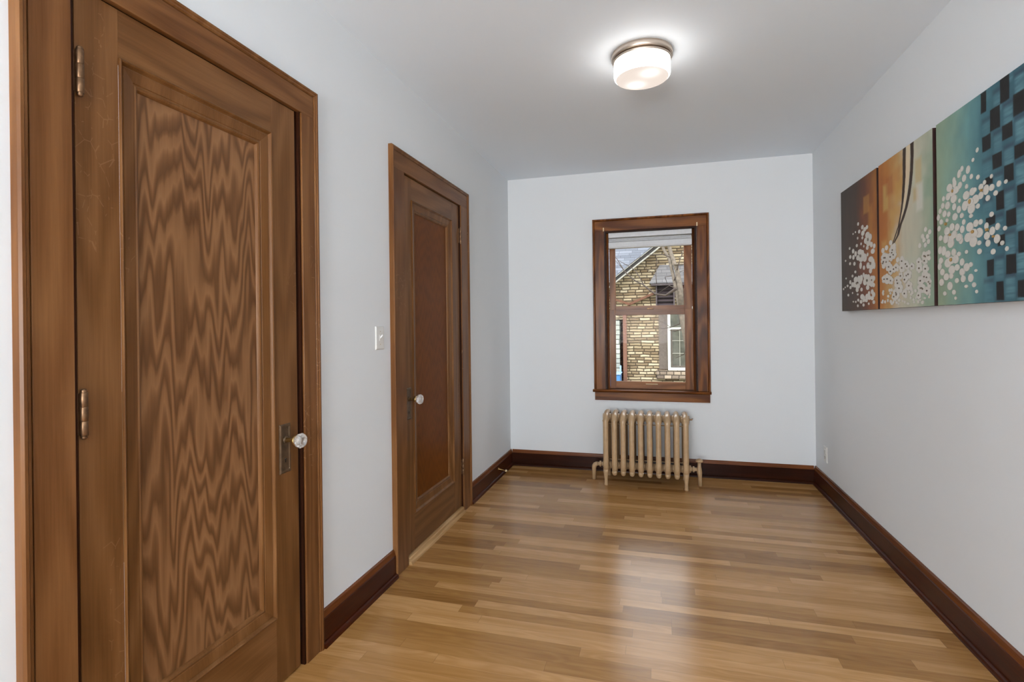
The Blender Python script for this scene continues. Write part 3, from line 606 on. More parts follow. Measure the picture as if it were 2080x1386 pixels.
P2=[[0.1899,1.556,0.0171,0.0105,-12.251386459879487],[0.1776,1.5468,0.0173,0.0106,-16.674245216020505],[0.1582,1.5533,0.0175,0.0107,0.07955072425374254],[0.1586,1.5666,0.0175,0.0107,25.897752154385948],[0.1782,1.5682,0.0173,0.0106,20.022617574790424],[0.4389,1.4845,0.0149,0.0101,-6.165867827927489],[0.4213,1.4872,0.015,0.0103,-11.366773535731555],[0.417,1.5,0.0152,0.0103,-14.690835378423493],[0.4322,1.5052,0.0149,0.0102,-9.279978371054176],[0.4456,1.4956,0.0148,0.0101,26.373781571403022],[0.449,1.3678,0.0163,0.0113,-10.328219099037998],[0.4398,1.3805,0.0164,0.0112,-4.507502135023222],[0.4531,1.39,0.0163,0.0112,11.348780120656507],[0.4704,1.3831,0.016,0.0112,16.594735443935903],[0.4679,1.3694,0.0161,0.0111,22.73241789956736],[0.4666,1.5152,0.0149,0.0104,13.585072825823666],[0.4751,1.5255,0.0148,0.0103,5.297688785520766],[0.4922,1.5211,0.0146,0.0102,-11.110491287960777],[0.4943,1.5083,0.0146,0.0102,3.679394379257257],[0.4786,1.5045,0.0148,0.0103,-15.532689636730483],[0.4915,1.3727,0.0143,0.01,-4.987713021333766],[0.5083,1.3727,0.0141,0.0099,25.44351447073432],[0.5144,1.361,0.0141,0.0099,8.618340084294573],[0.5017,1.3536,0.0141,0.01,24.115861993939497],[0.4874,1.3608,0.0143,0.01,22.402204411181735],[0.3153,1.4559,0.0168,0.0109,1.5521508646653537],[0.3271,1.4441,0.0167,0.0109,-11.933969693919575],[0.3155,1.4338,0.0169,0.011,-4.74442017836305],[0.2964,1.4393,0.0171,0.0111,20.62961593173103],[0.2962,1.4531,0.0171,0.0111,-17.838076546387576],[0.079,1.4494,0.0176,0.0105,6.731089743971108],[0.0715,1.4377,0.0177,0.0105,3.5620043057496495],[0.0504,1.4397,0.018,0.0106,-2.857836728892199],[0.0449,1.4528,0.018,0.0106,29.863943708605618],[0.0626,1.4587,0.0178,0.0105,-10.221325283334231],[0.2768,1.4759,0.0176,0.0112,-6.1847582520158415],[0.2562,1.4748,0.0179,0.0114,-2.208462269632399],[0.2456,1.488,0.0181,0.0114,17.347134049523127],[0.2599,1.4973,0.0178,0.0114,-3.966554837512902],[0.279,1.4897,0.0176,0.0112,7.926449179169605],[0.4897,1.5028,0.0115,0.008,-8.556527988061761],[0.4802,1.5109,0.0115,0.008,18.258112066313792],[0.4864,1.5191,0.0115,0.008,10.771603756434857],[0.4997,1.516,0.0114,0.0079,-8.129141508733705],[0.5018,1.506,0.0113,0.008,-3.4466502314132654],[0.1242,1.4776,0.0151,0.0092,14.86459407307592],[0.1281,1.4884,0.0151,0.0092,24.796388955591134],[0.1458,1.4879,0.0149,0.009,27.73687991711725],[0.1527,1.477,0.0149,0.0091,16.743897823696294],[0.1395,1.4705,0.015,0.009,27.993379580647556],[0.054,1.5429,0.0235,0.0139,0.521384053443775],[0.0711,1.5275,0.0233,0.0138,27.165418367649067],[0.0555,1.5147,0.0236,0.0139,11.025523573176457],[0.2021,1.5046,0.0173,0.0107,-13.178118672204253],[0.2182,1.495,0.0171,0.0106,-0.9182682637834318],[0.2116,1.483,0.0171,0.0107,28.090681120345238],[0.1911,1.4851,0.0174,0.0108,-3.4346385400406803],[0.1852,1.4985,0.0175,0.0108,-19.53017668302177],[0.0827,1.561,0.0216,0.0129,-1.8637866537327845],[0.0807,1.5452,0.0216,0.0129,-5.483288179540729],[0.0555,1.544,0.022,0.013,-15.14488934005545],[0.0418,1.5593,0.0222,0.013,29.087432476593825],[0.0588,1.5698,0.022,0.013,1.1976259635872424],[0.1709,1.5643,0.0147,0.009,-11.56648643481179],[0.1554,1.5608,0.0149,0.0091,13.84135587909028],[0.1427,1.5701,0.015,0.0091,-12.517973256663428],[0.1504,1.5794,0.015,0.0091,-17.955381666783232],[0.1678,1.5758,0.0148,0.009,4.53338078508715],[0.1758,1.3443,0.0152,0.0093,6.462079321186021],[0.16,1.3505,0.0154,0.0094,18.68960626308089],[0.1635,1.3619,0.0154,0.0094,0.46606155172443664],[0.1814,1.3626,0.0151,0.0093,29.382869228818052],[0.1889,1.3518,0.0151,0.0093,3.8880981511521107],[0.1624,1.4829,0.0147,0.009,1.0610480768613897],[0.1614,1.4942,0.0147,0.009,-7.570701298327874],[0.1774,1.4969,0.0146,0.009,24.465020830868532],[0.1883,1.4873,0.0144,0.0089,21.552355965867555],[0.1792,1.4787,0.0145,0.0089,4.9289859785549694],[0.0387,1.5417,0.0178,0.0104,-9.596725340069982],[0.0556,1.5477,0.0176,0.0104,-8.426667296463734],[0.0723,1.5384,0.0174,0.0103,23.48547580156],[0.0661,1.5268,0.0174,0.0103,-12.914911611000424],[0.0452,1.5287,0.0178,0.0104,-17.436313744252367],[0.495,1.4339,0.0168,0.0118,0.14810329778313758],[0.5135,1.4272,0.0165,0.0117,25.04760788864175],[0.5124,1.4127,0.0166,0.0117,12.698673334307259],[0.4933,1.4102,0.0168,0.0118,19.54288613697606],[0.4824,1.4233,0.017,0.0119,17.236314282008728],[0.3144,1.5057,0.0142,0.0092,23.690311376864024],[0.3178,1.4941,0.0142,0.0092,24.988092759303356],[0.3031,1.4898,0.0143,0.0093,26.228868575936396],[0.2904,1.4988,0.0146,0.0094,-3.1705207764339924],[0.2975,1.5087,0.0144,0.0093,12.845449995707362],[0.4604,1.4079,0.0162,0.0112,6.401194637729969],[0.4465,1.3989,0.0165,0.0113,12.73660942964154],[0.4291,1.4065,0.0167,0.0114,14.29799258750095],[0.4324,1.4203,0.0167,0.0114,-6.585047714959607],[0.4518,1.4211,0.0164,0.0113,26.139998135038404],[0.5198,1.5014,0.0164,0.0116,28.08869087243862],[0.5008,1.5066,0.0166,0.0117,13.417594131550779],[0.499,1.5213,0.0167,0.0117,-17.772801520377485],[0.5171,1.525,0.0163,0.0116,24.948486096987793],[0.5093,1.3943,0.0113,0.0079,-11.636719298417596],[0.5048,1.4038,0.0113,0.0079,11.759489500737288],[0.5153,1.4092,0.0112,0.0079,8.460296791860184],[0.5262,1.403,0.0111,0.0078,17.324727849560276],[0.5225,1.3938,0.0112,0.0079,26.374047320500864],[0.1419,1.5851,0.0218,0.0132,-19.344486143436654],[0.1575,1.5963,0.0216,0.0132,23.821179217598974],[0.1814,1.5878,0.0211,0.013,-14.205501528165058],[0.1807,1.5716,0.0211,0.013,20.49361712104431],[0.1564,1.5698,0.0216,0.0132,19.14848654757612],[0.4697,1.437,0.0166,0.0114,-9.916527583486783],[0.4891,1.4344,0.0162,0.0114,13.574089634522025],[0.4934,1.4203,0.0162,0.0113,-3.467844196249107],[0.4769,1.4141,0.0164,0.0115,24.58750134794861],[0.4621,1.4244,0.0166,0.0115,18.678692945963668],[0.2974,1.4356,0.0131,0.0085,-18.290842512463417],[0.3046,1.4258,0.0131,0.0085,9.724342045529362],[0.2938,1.4189,0.0132,0.0085,4.441561311783737],[0.2797,1.4244,0.0134,0.0085,23.235991245862643],[0.2819,1.4348,0.0134,0.0085,10.406257426035708],[0.1378,1.5043,0.0206,0.0125,6.149314606575551],[0.1257,1.4917,0.0208,0.0126,-19.47243657077162],[0.1013,1.497,0.0212,0.0127,21.884448135984172],[0.0984,1.513,0.0213,0.0127,21.378073794668417],[0.1211,1.5174,0.0209,0.0126,-15.742949485827982],[0.3387,1.4387,0.0178,0.0117,-4.441531304780165],[0.3174,1.4394,0.0182,0.0118,-8.314970300081496],[0.3096,1.4537,0.0183,0.0118,4.332600033087527],[0.3262,1.4617,0.018,0.0117,28.313930407188074],[0.344,1.4524,0.0178,0.0116,-15.244016469570159],[0.0945,1.4328,0.0222,0.0133,5.623732432568669],[0.0789,1.4473,0.0225,0.0134,1.6976625531512468],[0.0945,1.4597,0.0222,0.0133,22.892197784496283],[0.1193,1.4528,0.0219,0.0132,18.82931189396954],[0.1193,1.4363,0.0219,0.0132,-16.654106442409578],[0.4688,1.4928,0.0131,0.0091,21.822098746403185],[0.4744,1.5027,0.013,0.009,1.1232223056899322],[0.4897,1.5005,0.0128,0.009,19.917443528134804],[0.4935,1.4893,0.0128,0.009,-11.631151597349742],[0.4807,1.4845,0.013,0.009,23.714357600666816],[0.1257,1.5612,0.0186,0.0113,-3.070754536013652],[0.1472,1.5616,0.0184,0.0112,7.093151574492641],[0.1578,1.5483,0.0183,0.0112,25.203616844445122],[0.1431,1.5396,0.0185,0.0113,15.525585401321884],[0.1231,1.5475,0.0187,0.0113,-19.721893799266105],[0.2128,1.4423,0.0174,0.0109,15.779332965983599],[0.2271,1.4316,0.0172,0.0109,4.212472709383626],[0.2175,1.4202,0.0174,0.0109,-16.21578361067378],[0.197,1.4238,0.0177,0.011,-7.727941046961821],[0.1941,1.4375,0.0177,0.011,22.378505056146906],[0.2514,1.3955,0.0205,0.013,11.335027889047744],[0.2459,1.38,0.0206,0.013,13.836667631909023],[0.2213,1.3798,0.021,0.0132,10.476744066043604],[0.2117,1.3954,0.0211,0.0132,-4.336371517149821],[0.2305,1.4051,0.0208,0.0131,25.639526437651973],[0.3001,1.357,0.0151,0.0097,23.37630439797828],[0.2832,1.3536,0.0153,0.0098,19.34246914116725],[0.2722,1.3637,0.0154,0.0099,10.649975544757908],[0.2825,1.3733,0.0152,0.0098,2.1032747595780137],[0.2997,1.3691,0.015,0.0097,-12.966621647888342],[0.4325,1.4554,0.0157,0.0107,-13.337262632921352],[0.4177,1.4649,0.0159,0.0108,-15.871994418792134],[0.424,1.477,0.0159,0.0108,-12.803086461354983],[0.4426,1.4749,0.0156,0.0107,20.451112993850344],[0.4477,1.4617,0.0156,0.0107,-11.11656461456184],[0.4768,1.4548,0.0146,0.0101,-2.477957131353513],[0.4783,1.4673,0.0146,0.0101,11.04150141896234],[0.495,1.4687,0.0144,0.0101,-15.326639310620248],[0.5037,1.4572,0.0143,0.0101,0.12737231168235041],[0.4926,1.4486,0.0144,0.0101,26.809403935181123],[0.1224,1.4412,0.0174,0.0105,-4.970992847053605],[0.1405,1.446,0.0172,0.0104,-18.841431512024503],[0.155,1.4359,0.017,0.0103,-18.995000301325764],[0.146,1.4249,0.0171,0.0104,27.46960839425755],[0.1258,1.428,0.0174,0.0105,21.48869741287387],[0.4421,1.3914,0.0173,0.0119,-12.076712778806137],[0.4598,1.3832,0.0171,0.0119,9.208440328775865],[0.4557,1.3689,0.0172,0.0118,4.76205440648183],[0.4353,1.3682,0.0175,0.0119,8.693224114372256],[0.4268,1.3822,0.0175,0.012,26.89557964984258],[0.4349,1.3535,0.0123,0.0084,12.577803536925714],[0.4356,1.343,0.0123,0.0084,13.769825803609997],[0.4219,1.3397,0.0125,0.0085,17.260083936963994],[0.4126,1.3482,0.0126,0.0085,10.893348450465847],[0.4207,1.3568,0.0125,0.0085,21.56314382711942],[0.2193,1.3608,0.0168,0.0105,9.951706244585534],[0.2031,1.3537,0.017,0.0106,24.84373274811943],[0.1868,1.3621,0.0172,0.0106,15.179474287152097],[0.1932,1.3744,0.0171,0.0106,-4.516171601557282],[0.2133,1.3735,0.0168,0.0105,-8.48156975743432],[0.2225,1.4024,0.021,0.0132,24.950889722574672],[0.1991,1.4098,0.0214,0.0133,0.01084592427492126],[0.2006,1.4263,0.0214,0.0133,0.033001888361912535],[0.225,1.4289,0.0209,0.0132,20.87456476432321],[0.2382,1.4142,0.0208,0.0131,-5.811436385553108],[0.2538,1.5111,0.0147,0.0094,7.0098900267984945],[0.2504,1.5229,0.0148,0.0094,14.664468303745451],[0.2656,1.527,0.0146,0.0093,10.737995291501814],[0.2782,1.5178,0.0144,0.0093,-1.7849142833813367],[0.271,1.508,0.0145,0.0093,27.55330584520334],[0.3534,1.4853,0.0129,0.0085,28.68950246463001],[0.3643,1.4916,0.0128,0.0085,29.390942838257374],[0.3775,1.4854,0.0127,0.0084,25.998206491546348],[0.3749,1.4753,0.0127,0.0084,10.190180911212757],[0.36,1.4752,0.0128,0.0085,-4.388157013709058],[0.0839,1.5426,0.0171,0.0102,26.412215186970364],[0.1034,1.5376,0.0169,0.01,24.62819196418996],[0.105,1.5249,0.0168,0.01,18.895946765798122],[0.0865,1.5219,0.0171,0.0101,-12.563647805154325],[0.0734,1.5328,0.0172,0.0102,-8.082526970997876],[0.2098,1.3694,0.0152,0.0094,19.52211796559361],[0.2157,1.3581,0.0151,0.0094,14.034818269562464],[0.2015,1.3515,0.0152,0.0095,7.356762704638953],[0.1866,1.3587,0.0154,0.0095,27.964713178014584],[0.1919,1.3699,0.0153,0.0095,-6.883210383904252],[0.3325,1.4856,0.0132,0.0087,-18.41254914207664],[0.3228,1.4779,0.0133,0.0087,-4.174080907574329],[0.3078,1.4829,0.0136,0.0087,-13.91143684438303],[0.3084,1.4938,0.0135,0.0087,-16.937165827036903],[0.3237,1.4954,0.0133,0.0087,29.62727861230745],[0.2059,1.3605,0.0191,0.0119,16.566320117263892],[0.1831,1.3628,0.0195,0.012,12.758968105524708],[0.1781,1.3777,0.0195,0.0121,27.630646500734237],[0.1978,1.3844,0.0193,0.012,23.924046944517393],[0.2148,1.3738,0.019,0.0119,15.971672490726306],[0.326,1.3865,0.0175,0.0115,7.61769486806595],[0.3164,1.3997,0.0177,0.0115,5.127459470898273],[0.331,1.4091,0.0175,0.0115,-12.289930874460985],[0.3494,1.4016,0.0172,0.0114,22.21677940268757],[0.3463,1.3878,0.0173,0.0114,4.209588210133237],[0.0548,1.5555,0.0228,0.0134,-7.196474703089621],[0.0682,1.5686,0.0226,0.0134,-0.4338240856852842],[0.0942,1.5623,0.0221,0.0133,14.107035138778286],[0.0969,1.5455,0.0222,0.0132,23.0798088761494],[0.0728,1.5412,0.0225,0.0133,-3.5788964590938157],[0.2407,1.4567,0.0138,0.0087,23.832597388406377],[0.2568,1.456,0.0136,0.0087,-19.050022175908982],[0.2625,1.4455,0.0136,0.0086,28.004721026667994],[0.25,1.4396,0.0137,0.0086,-12.37434525571027],[0.2364,1.4465,0.0138,0.0087,-12.166298212123571],[0.4686,1.383,0.0126,0.0088,7.6762653174299835],[0.4772,1.3737,0.0126,0.0088,3.835181784264453],[0.4683,1.3653,0.0127,0.0088,15.927145381360774],[0.454,1.3695,0.0129,0.0089,-10.745240492571227],[0.4542,1.3805,0.0128,0.0089,21.274510492499374],[0.5166,1.3839,0.0161,0.0114,22.375374277150016],[0.5119,1.398,0.0162,0.0115,21.68795441475605],[0.1136,1.4357,0.0222,0.0133,-4.74259267357731],[0.0876,1.4342,0.0226,0.0135,12.342425298631014],[0.0746,1.4498,0.0228,0.0135,24.858117183078498],[0.0929,1.4608,0.0225,0.0134,10.005045882642772],[0.1169,1.452,0.0221,0.0133,-18.138709060585892],[0.4778,1.584,0.015,0.0116,10],[0.5146,1.5724,0.0145,0.0114,10],[0.5276,1.6108,0.0143,0.0113,10],[0.4657,1.6012,0.015,0.0117,10],[0.5091,1.5943,0.0145,0.0114,10],[0.4898,1.5609,0.0147,0.0115,10],[0.4914,1.6275,0.0147,0.0115,10],[0.4391,1.565,0.0154,0.0118,10],[0.1415,1.6208,0.0194,0.0133,10],[0.1814,1.6012,0.0189,0.0131,10],[0.1485,1.5814,0.0194,0.0132,10],[0.0908,1.6032,0.0202,0.0135,10],[0.0472,1.5947,0.0209,0.0137,10],[0.2642,1.5295,0.0178,0.0126,10],[0.2186,1.5281,0.0184,0.0129,10],[0.3645,1.3625,0.0127,0.007,8],[0.1991,1.3243,0.0126,0.0062,8],[0.4558,1.3154,0.012,0.0076,8],[0.3762,1.3315,0.0109,0.0065,8],[0.5221,1.3477,0.0065,0.0067,8],[0.2988,1.3455,0.0116,0.0056,8],[0.1419,1.3883,0.0145,0.0087,8],[0.3951,1.3703,0.0132,0.0076,8],[0.3054,1.3836,0.0133,0.007,8],[0.3603,1.3791,0.0119,0.0046,8],[0.2896,1.3744,0.0098,0.0082,8],[0.4176,1.3219,0.0085,0.0059,8],[0.352,1.3785,0.0098,0.0083,8],[0.4201,1.3186,0.0085,0.0069,8],[0.436,1.3286,0.0092,0.005,8],[0.0328,1.3309,0.017,0.0063,8],[0.4216,1.3492,0.0106,0.0075,8],[0.2071,1.3442,0.0097,0.0068,8],[0.0416,1.3792,0.0113,0.0091,8],[0.1013,1.3383,0.0091,0.0092,8],[0.1221,1.3879,0.01,0.0089,8],[0.3807,1.3182,0.0102,0.0049,8],[0.2177,1.3558,0.0153,0.0055,8],[0.1646,1.3294,0.0089,0.0088,8],[0.1939,1.3487,0.013,0.0085,8],[0.0677,1.3328,0.0102,0.0081,8],[0.0387,1.3401,0.0104,0.006,8],[0.0444,1.3743,0.0116,0.0093,8],[0.3524,1.3556,0.0137,0.0052,8],[0.148,1.3216,0.0158,0.0077,8],[0.5189,1.367,0.0114,0.0067,8],[0.3805,1.3214,0.0075,0.0052,8],[0.105,1.3594,0.013,0.0072,8],[0.2286,1.3343,0.014,0.0078,8],[0.0466,1.3875,0.0106,0.0061,8],[0.3368,1.3682,0.0113,0.0058,8],[0.2295,1.3368,0.0148,0.0054,8],[0.2208,1.3173,0.0093,0.0049,8],[0.1349,1.3319,0.0141,0.0089,8],[0.2994,1.3811,0.0094,0.0074,8],[0.2459,1.3772,0.0103,0.0065,8],[0.2259,1.356,0.0087,0.0048,8],[0.4336,1.3269,0.0092,0.0048,8],[0.1933,1.3494,0.0148,0.0068,8],[0.5161,1.3368,0.0071,0.0064,8],[0.3487,1.3395,0.012,0.0046,8],[0.2674,1.3287,0.0084,0.0048,8],[0.1314,1.3727,0.0117,0.0062,8],[0.3658,1.3683,0.0092,0.0071,8],[0.321,1.3155,0.0137,0.0055,8],[0.2146,1.3499,0.0119,0.0062,8],[0.4693,1.3607,0.0093,0.0047,8],[0.4775,1.3341,0.0124,0.0048,8],[0.4009,1.3374,0.007,0.0075,8],[0.4745,1.3681,0.0121,0.0072,8],[0.351,1.3432,0.0087,0.0047,8],[0.2869,1.3233,0.0088,0.0065,8],[0.186,1.3399,0.0154,0.0085,8],[0.1894,1.36,0.0079,0.007,8],[0.4643,1.3182,0.0068,0.0059,8]]
CEN2=[[0.1726,1.5582,0.0056,0.0042,6],[0.431,1.4945,0.0046,0.0037,6],[0.4561,1.3782,0.0044,0.0037,6],[0.4814,1.5149,0.0044,0.0036,6],[0.5007,1.3642,0.0043,0.0037,6],[0.3102,1.4452,0.005,0.0039,6],[0.0617,1.4476,0.0061,0.0043,6],[0.2636,1.4851,0.0052,0.004,6],[0.4916,1.5109,0.0043,0.0036,6],[0.1381,1.4803,0.0057,0.0042,6],[0.0474,1.5293,0.0061,0.0043,6],[0.2017,1.4933,0.0054,0.0041,6],[0.064,1.5559,0.006,0.0043,6],[0.1575,1.5701,0.0056,0.0042,6],[0.174,1.3542,0.0056,0.0041,6],[0.1738,1.488,0.0056,0.0042,6],[0.0556,1.5367,0.0061,0.0044,6],[0.4994,1.4215,0.0043,0.0037,6],[0.3047,1.4994,0.005,0.0039,6],[0.4441,1.4109,0.0045,0.0037,6],[0.5133,1.5134,0.0043,0.0036,6],[0.5157,1.4008,0.0042,0.0036,6],[0.1637,1.5821,0.0056,0.0041,6],[0.4783,1.426,0.0044,0.0036,6],[0.2915,1.4279,0.0051,0.004,6],[0.1169,1.5047,0.0059,0.0042,6],[0.3273,1.4492,0.0049,0.0039,6],[0.1014,1.4458,0.0059,0.0043,6],[0.4815,1.4939,0.0043,0.0036,6],[0.1394,1.5516,0.0058,0.0042,6],[0.2098,1.4311,0.0054,0.0041,6],[0.2323,1.3912,0.0053,0.0041,6],[0.2876,1.3633,0.0051,0.0039,6],[0.4329,1.4668,0.0046,0.0038,6],[0.4893,1.4593,0.0043,0.0036,6],[0.138,1.4352,0.0057,0.0042,6],[0.444,1.3788,0.0045,0.0037,6],[0.4252,1.3482,0.0045,0.0037,6],[0.2032,1.3649,0.0054,0.0041,6],[0.2172,1.4163,0.0054,0.0041,6],[0.2638,1.5173,0.0052,0.004,6],[0.3661,1.4825,0.0048,0.0038,6],[0.0905,1.532,0.0059,0.0043,6],[0.2012,1.3615,0.0054,0.0041,6],[0.3191,1.4871,0.0049,0.0039,6],[0.196,1.3718,0.0055,0.0041,6],[0.3339,1.3969,0.0049,0.0039,6],[0.0775,1.5546,0.006,0.0043,6],[0.2493,1.4489,0.0053,0.0041,6],[0.4645,1.3744,0.0044,0.0037,6],[0.5269,1.3926,0.0042,0.0036,6],[0.0972,1.4465,0.0059,0.0042,6]]
P3=[[0.2864,1.8458,0.0089,0.0091,20],[0.2599,1.818,0.0084,0.0078,20],[0.2279,1.7918,0.0138,0.0154,12],[0.188,1.8067,0.0099,0.0111,15],[0.1694,1.7928,0.0128,0.0163,18],[0.2008,1.7674,0.0142,0.0135,8],[0.248,1.7615,0.0106,0.0098,12],[0.2893,1.7481,0.011,0.0089,15],[0.3682,1.7301,0.0082,0.0079,20],[0.4082,1.6945,0.0121,0.0104,5],[0.4443,1.6922,0.0103,0.0075,25],[0.1322,1.7769,0.0114,0.0134,0],[0.173,1.7484,0.0155,0.0139,20],[0.2178,1.7327,0.0105,0.0095,12],[0.3282,1.7188,0.0093,0.0089,18],[0.306,1.709,0.0152,0.0114,-5],[0.3367,1.6915,0.0177,0.0182,5],[0.3689,1.6915,0.0157,0.0119,10],[0.3901,1.6674,0.0124,0.0091,15],[0.3465,1.6604,0.013,0.0107,10],[0.3054,1.6793,0.0168,0.0138,15],[0.0991,1.757,0.0219,0.0163,-10],[0.1357,1.763,0.0142,0.0155,6],[0.1471,1.7369,0.0214,0.0142,6],[0.1297,1.7072,0.0227,0.0168,6],[0.0884,1.7246,0.0188,0.0154,6],[0.1206,1.7328,0.0239,0.0156,6],[0.2149,1.7004,0.0227,0.0162,6],[0.2541,1.7048,0.0189,0.0147,6],[0.269,1.7073,0.0124,0.0092,6],[0.2724,1.6724,0.0247,0.0169,6],[0.2465,1.6463,0.0244,0.0208,6],[0.2053,1.6637,0.0202,0.0187,6],[0.2384,1.6702,0.0255,0.0147,6],[0.2438,1.6185,0.0127,0.0078,6],[0.2864,1.6452,0.013,0.0096,6],[0.0538,1.7244,0.0113,0.0107,6],[0.1695,1.6905,0.0091,0.0086,6],[0.0486,1.6972,0.0143,0.0121,6],[0.0851,1.6907,0.0188,0.0159,12],[0.1314,1.6756,0.0152,0.0145,6],[0.1641,1.6584,0.0156,0.0143,6],[0.1363,1.6361,0.0188,0.0145,6],[0.1834,1.6316,0.0135,0.0101,6],[0.0282,1.6797,0.0126,0.0114,6],[0.0601,1.6624,0.0173,0.0139,6],[0.0918,1.6548,0.0138,0.0111,6],[0.0128,1.6567,0.0127,0.0137,6],[0.0351,1.6347,0.0145,0.0113,6],[0.0788,1.6334,0.011,0.008,6],[0.1955,1.6052,0.0125,0.011,6],[0.3656,1.6005,0.0128,0.0092,6],[0.0171,1.6106,0.0137,0.0115,6],[0.2356,1.5795,0.0239,0.0173,6],[0.2748,1.586,0.0173,0.0136,6],[0.2926,1.5491,0.0241,0.018,6],[0.2567,1.5232,0.025,0.0208,6],[0.2226,1.5432,0.0238,0.0174,6],[0.2594,1.5521,0.0291,0.017,6],[0.3027,1.5857,0.0128,0.01,6],[0.2919,1.5132,0.0137,0.0087,6],[0.0778,1.591,0.0229,0.0164,6],[0.1152,1.6005,0.0193,0.0151,6],[0.1315,1.5691,0.0198,0.0161,6],[0.0696,1.5616,0.021,0.0187,6],[0.1041,1.5392,0.0252,0.0189,6],[0.1021,1.5593,0.029,0.0184,6],[0.151,1.593,0.0167,0.0149,6],[0.1854,1.5794,0.0153,0.0147,6],[0.1641,1.5523,0.0229,0.0154,6],[0.1754,1.539,0.0155,0.0137,6],[0.3357,1.5655,0.0131,0.0126,12],[0.369,1.543,0.0164,0.0152,15],[0.3989,1.5525,0.013,0.0122,6],[0.438,1.5403,0.0104,0.0079,15],[0.3381,1.5311,0.0177,0.0141,6],[0.3434,1.5045,0.0146,0.0126,6],[0.3945,1.5119,0.0173,0.0159,6],[0.4223,1.4939,0.0106,0.008,6],[0.4464,1.4718,0.0089,0.0083,15],[0.3721,1.4715,0.0142,0.0101,6],[0.2933,1.4824,0.0145,0.0105,6],[0.2118,1.4913,0.0106,0.0075,6],[0.0284,1.5706,0.0156,0.0114,6],[0.0246,1.522,0.0167,0.0164,6],[0.0506,1.5159,0.0184,0.0195,6],[0.1604,1.4899,0.0148,0.0097,15],[0.0818,1.4985,0.0218,0.0149,6],[0.1251,1.5009,0.0172,0.0146,6],[0.1389,1.4732,0.0225,0.0181,6],[0.081,1.4639,0.0267,0.0186,6],[0.1091,1.4345,0.0251,0.0173,6],[0.105,1.4718,0.029,0.0157,6],[0.1476,1.4399,0.0187,0.0129,6],[0.0299,1.479,0.0177,0.0131,6],[0.0178,1.457,0.0158,0.015,6],[0.1814,1.4568,0.0163,0.0142,6],[0.2115,1.4342,0.021,0.0155,6],[0.2392,1.4413,0.0128,0.0094,6],[0.182,1.4194,0.0189,0.0142,6],[0.0383,1.4318,0.0186,0.0141,6],[0.0687,1.4103,0.0221,0.0145,6],[0.1047,1.4112,0.0165,0.0121,6],[0.2705,1.4166,0.0091,0.0053,6],[0.1882,1.3935,0.0162,0.0136,6],[0.2369,1.3926,0.0179,0.0158,6],[0.1442,1.3898,0.015,0.0098,6],[0.0321,1.3915,0.0187,0.0153,6],[0.2577,1.366,0.0134,0.0093,6],[0.2078,1.3636,0.0115,0.0065,6],[0.0939,1.3724,0.0206,0.0169,6],[0.1227,1.3464,0.0143,0.0099,6],[0.056,1.3447,0.0142,0.0091,6],[0.1346,1.3229,0.0086,0.0067,6],[0.2739,1.3406,0.0083,0.0068,6]]
CEN3=[[0.2384,1.6727,0.0077,0.0089,6],[0.1232,1.7388,0.0057,0.0068,6],[0.3106,1.696,0.0064,0.0048,6],[0.0694,1.6204,0.0071,0.0059,6],[0.2553,1.5589,0.0093,0.0063,6],[0.1009,1.5727,0.0088,0.0048,6],[0.1061,1.4743,0.0087,0.0073,6],[0.3405,1.5518,0.0077,0.0056,6],[0.378,1.5224,0.0074,0.0045,6]]
SL=[[0.2984,2.0345,0.0159],[0.2944,1.9666,0.0159],[0.2927,1.9011,0.0145],[0.2836,1.8374,0.0132],[0.2727,1.7902,0.0103],[0.2589,1.7498,0.009],[0.2291,1.6882,0.0077],[0.2108,1.6685,0.007],[0.1823,1.6354,0.0071],[0.1617,1.6143,0.0064]]
SR=[[0.3744,2.039,0.0163],[0.3748,1.975,0.0149],[0.3677,1.9132,0.015],[0.3559,1.8587,0.0151],[0.337,1.8084,0.0154],[0.3107,1.7589,0.0143],[0.2767,1.7163,0.0147],[0.2475,1.6883,0.0135],[0.2218,1.6463,0.0123],[0.1899,1.624,0.0095],[0.1671,1.6066,0.0064]]
SM=[[0.3394,2.0343,0.0181],[0.3346,1.9873,0.0168],[0.3294,1.9239,0.0169],[0.3208,1.8676,0.017],[0.305,1.8159,0.0143],[0.2854,1.7642,0.0116],[0.2583,1.7265,0.009],[0.2384,1.6899,0.006]]
DK3=[[0.31,0.342,1.964,2.037],[0.419,0.467,1.956,2.044],[0.363,0.418,1.882,1.957],[0.427,0.481,1.831,1.881],[0.485,0.539,1.888,1.958],[0.317,0.367,1.827,1.88],[0.374,0.425,1.75,1.801],[0.488,0.536,1.752,1.796],[0.436,0.484,1.687,1.744],[0.332,0.374,1.705,1.733],[0.391,0.434,1.606,1.667],[0.499,0.534,1.608,1.665],[0.442,0.493,1.542,1.597],[0.331,0.385,1.564,1.594],[0.335,0.375,1.39,1.446],[0.388,0.426,1.304,1.367],[0.439,0.49,1.388,1.452],[0.501,0.53,1.45,1.52],[0.495,0.527,1.308,1.364],[0.396,0.435,1.486,1.522]]
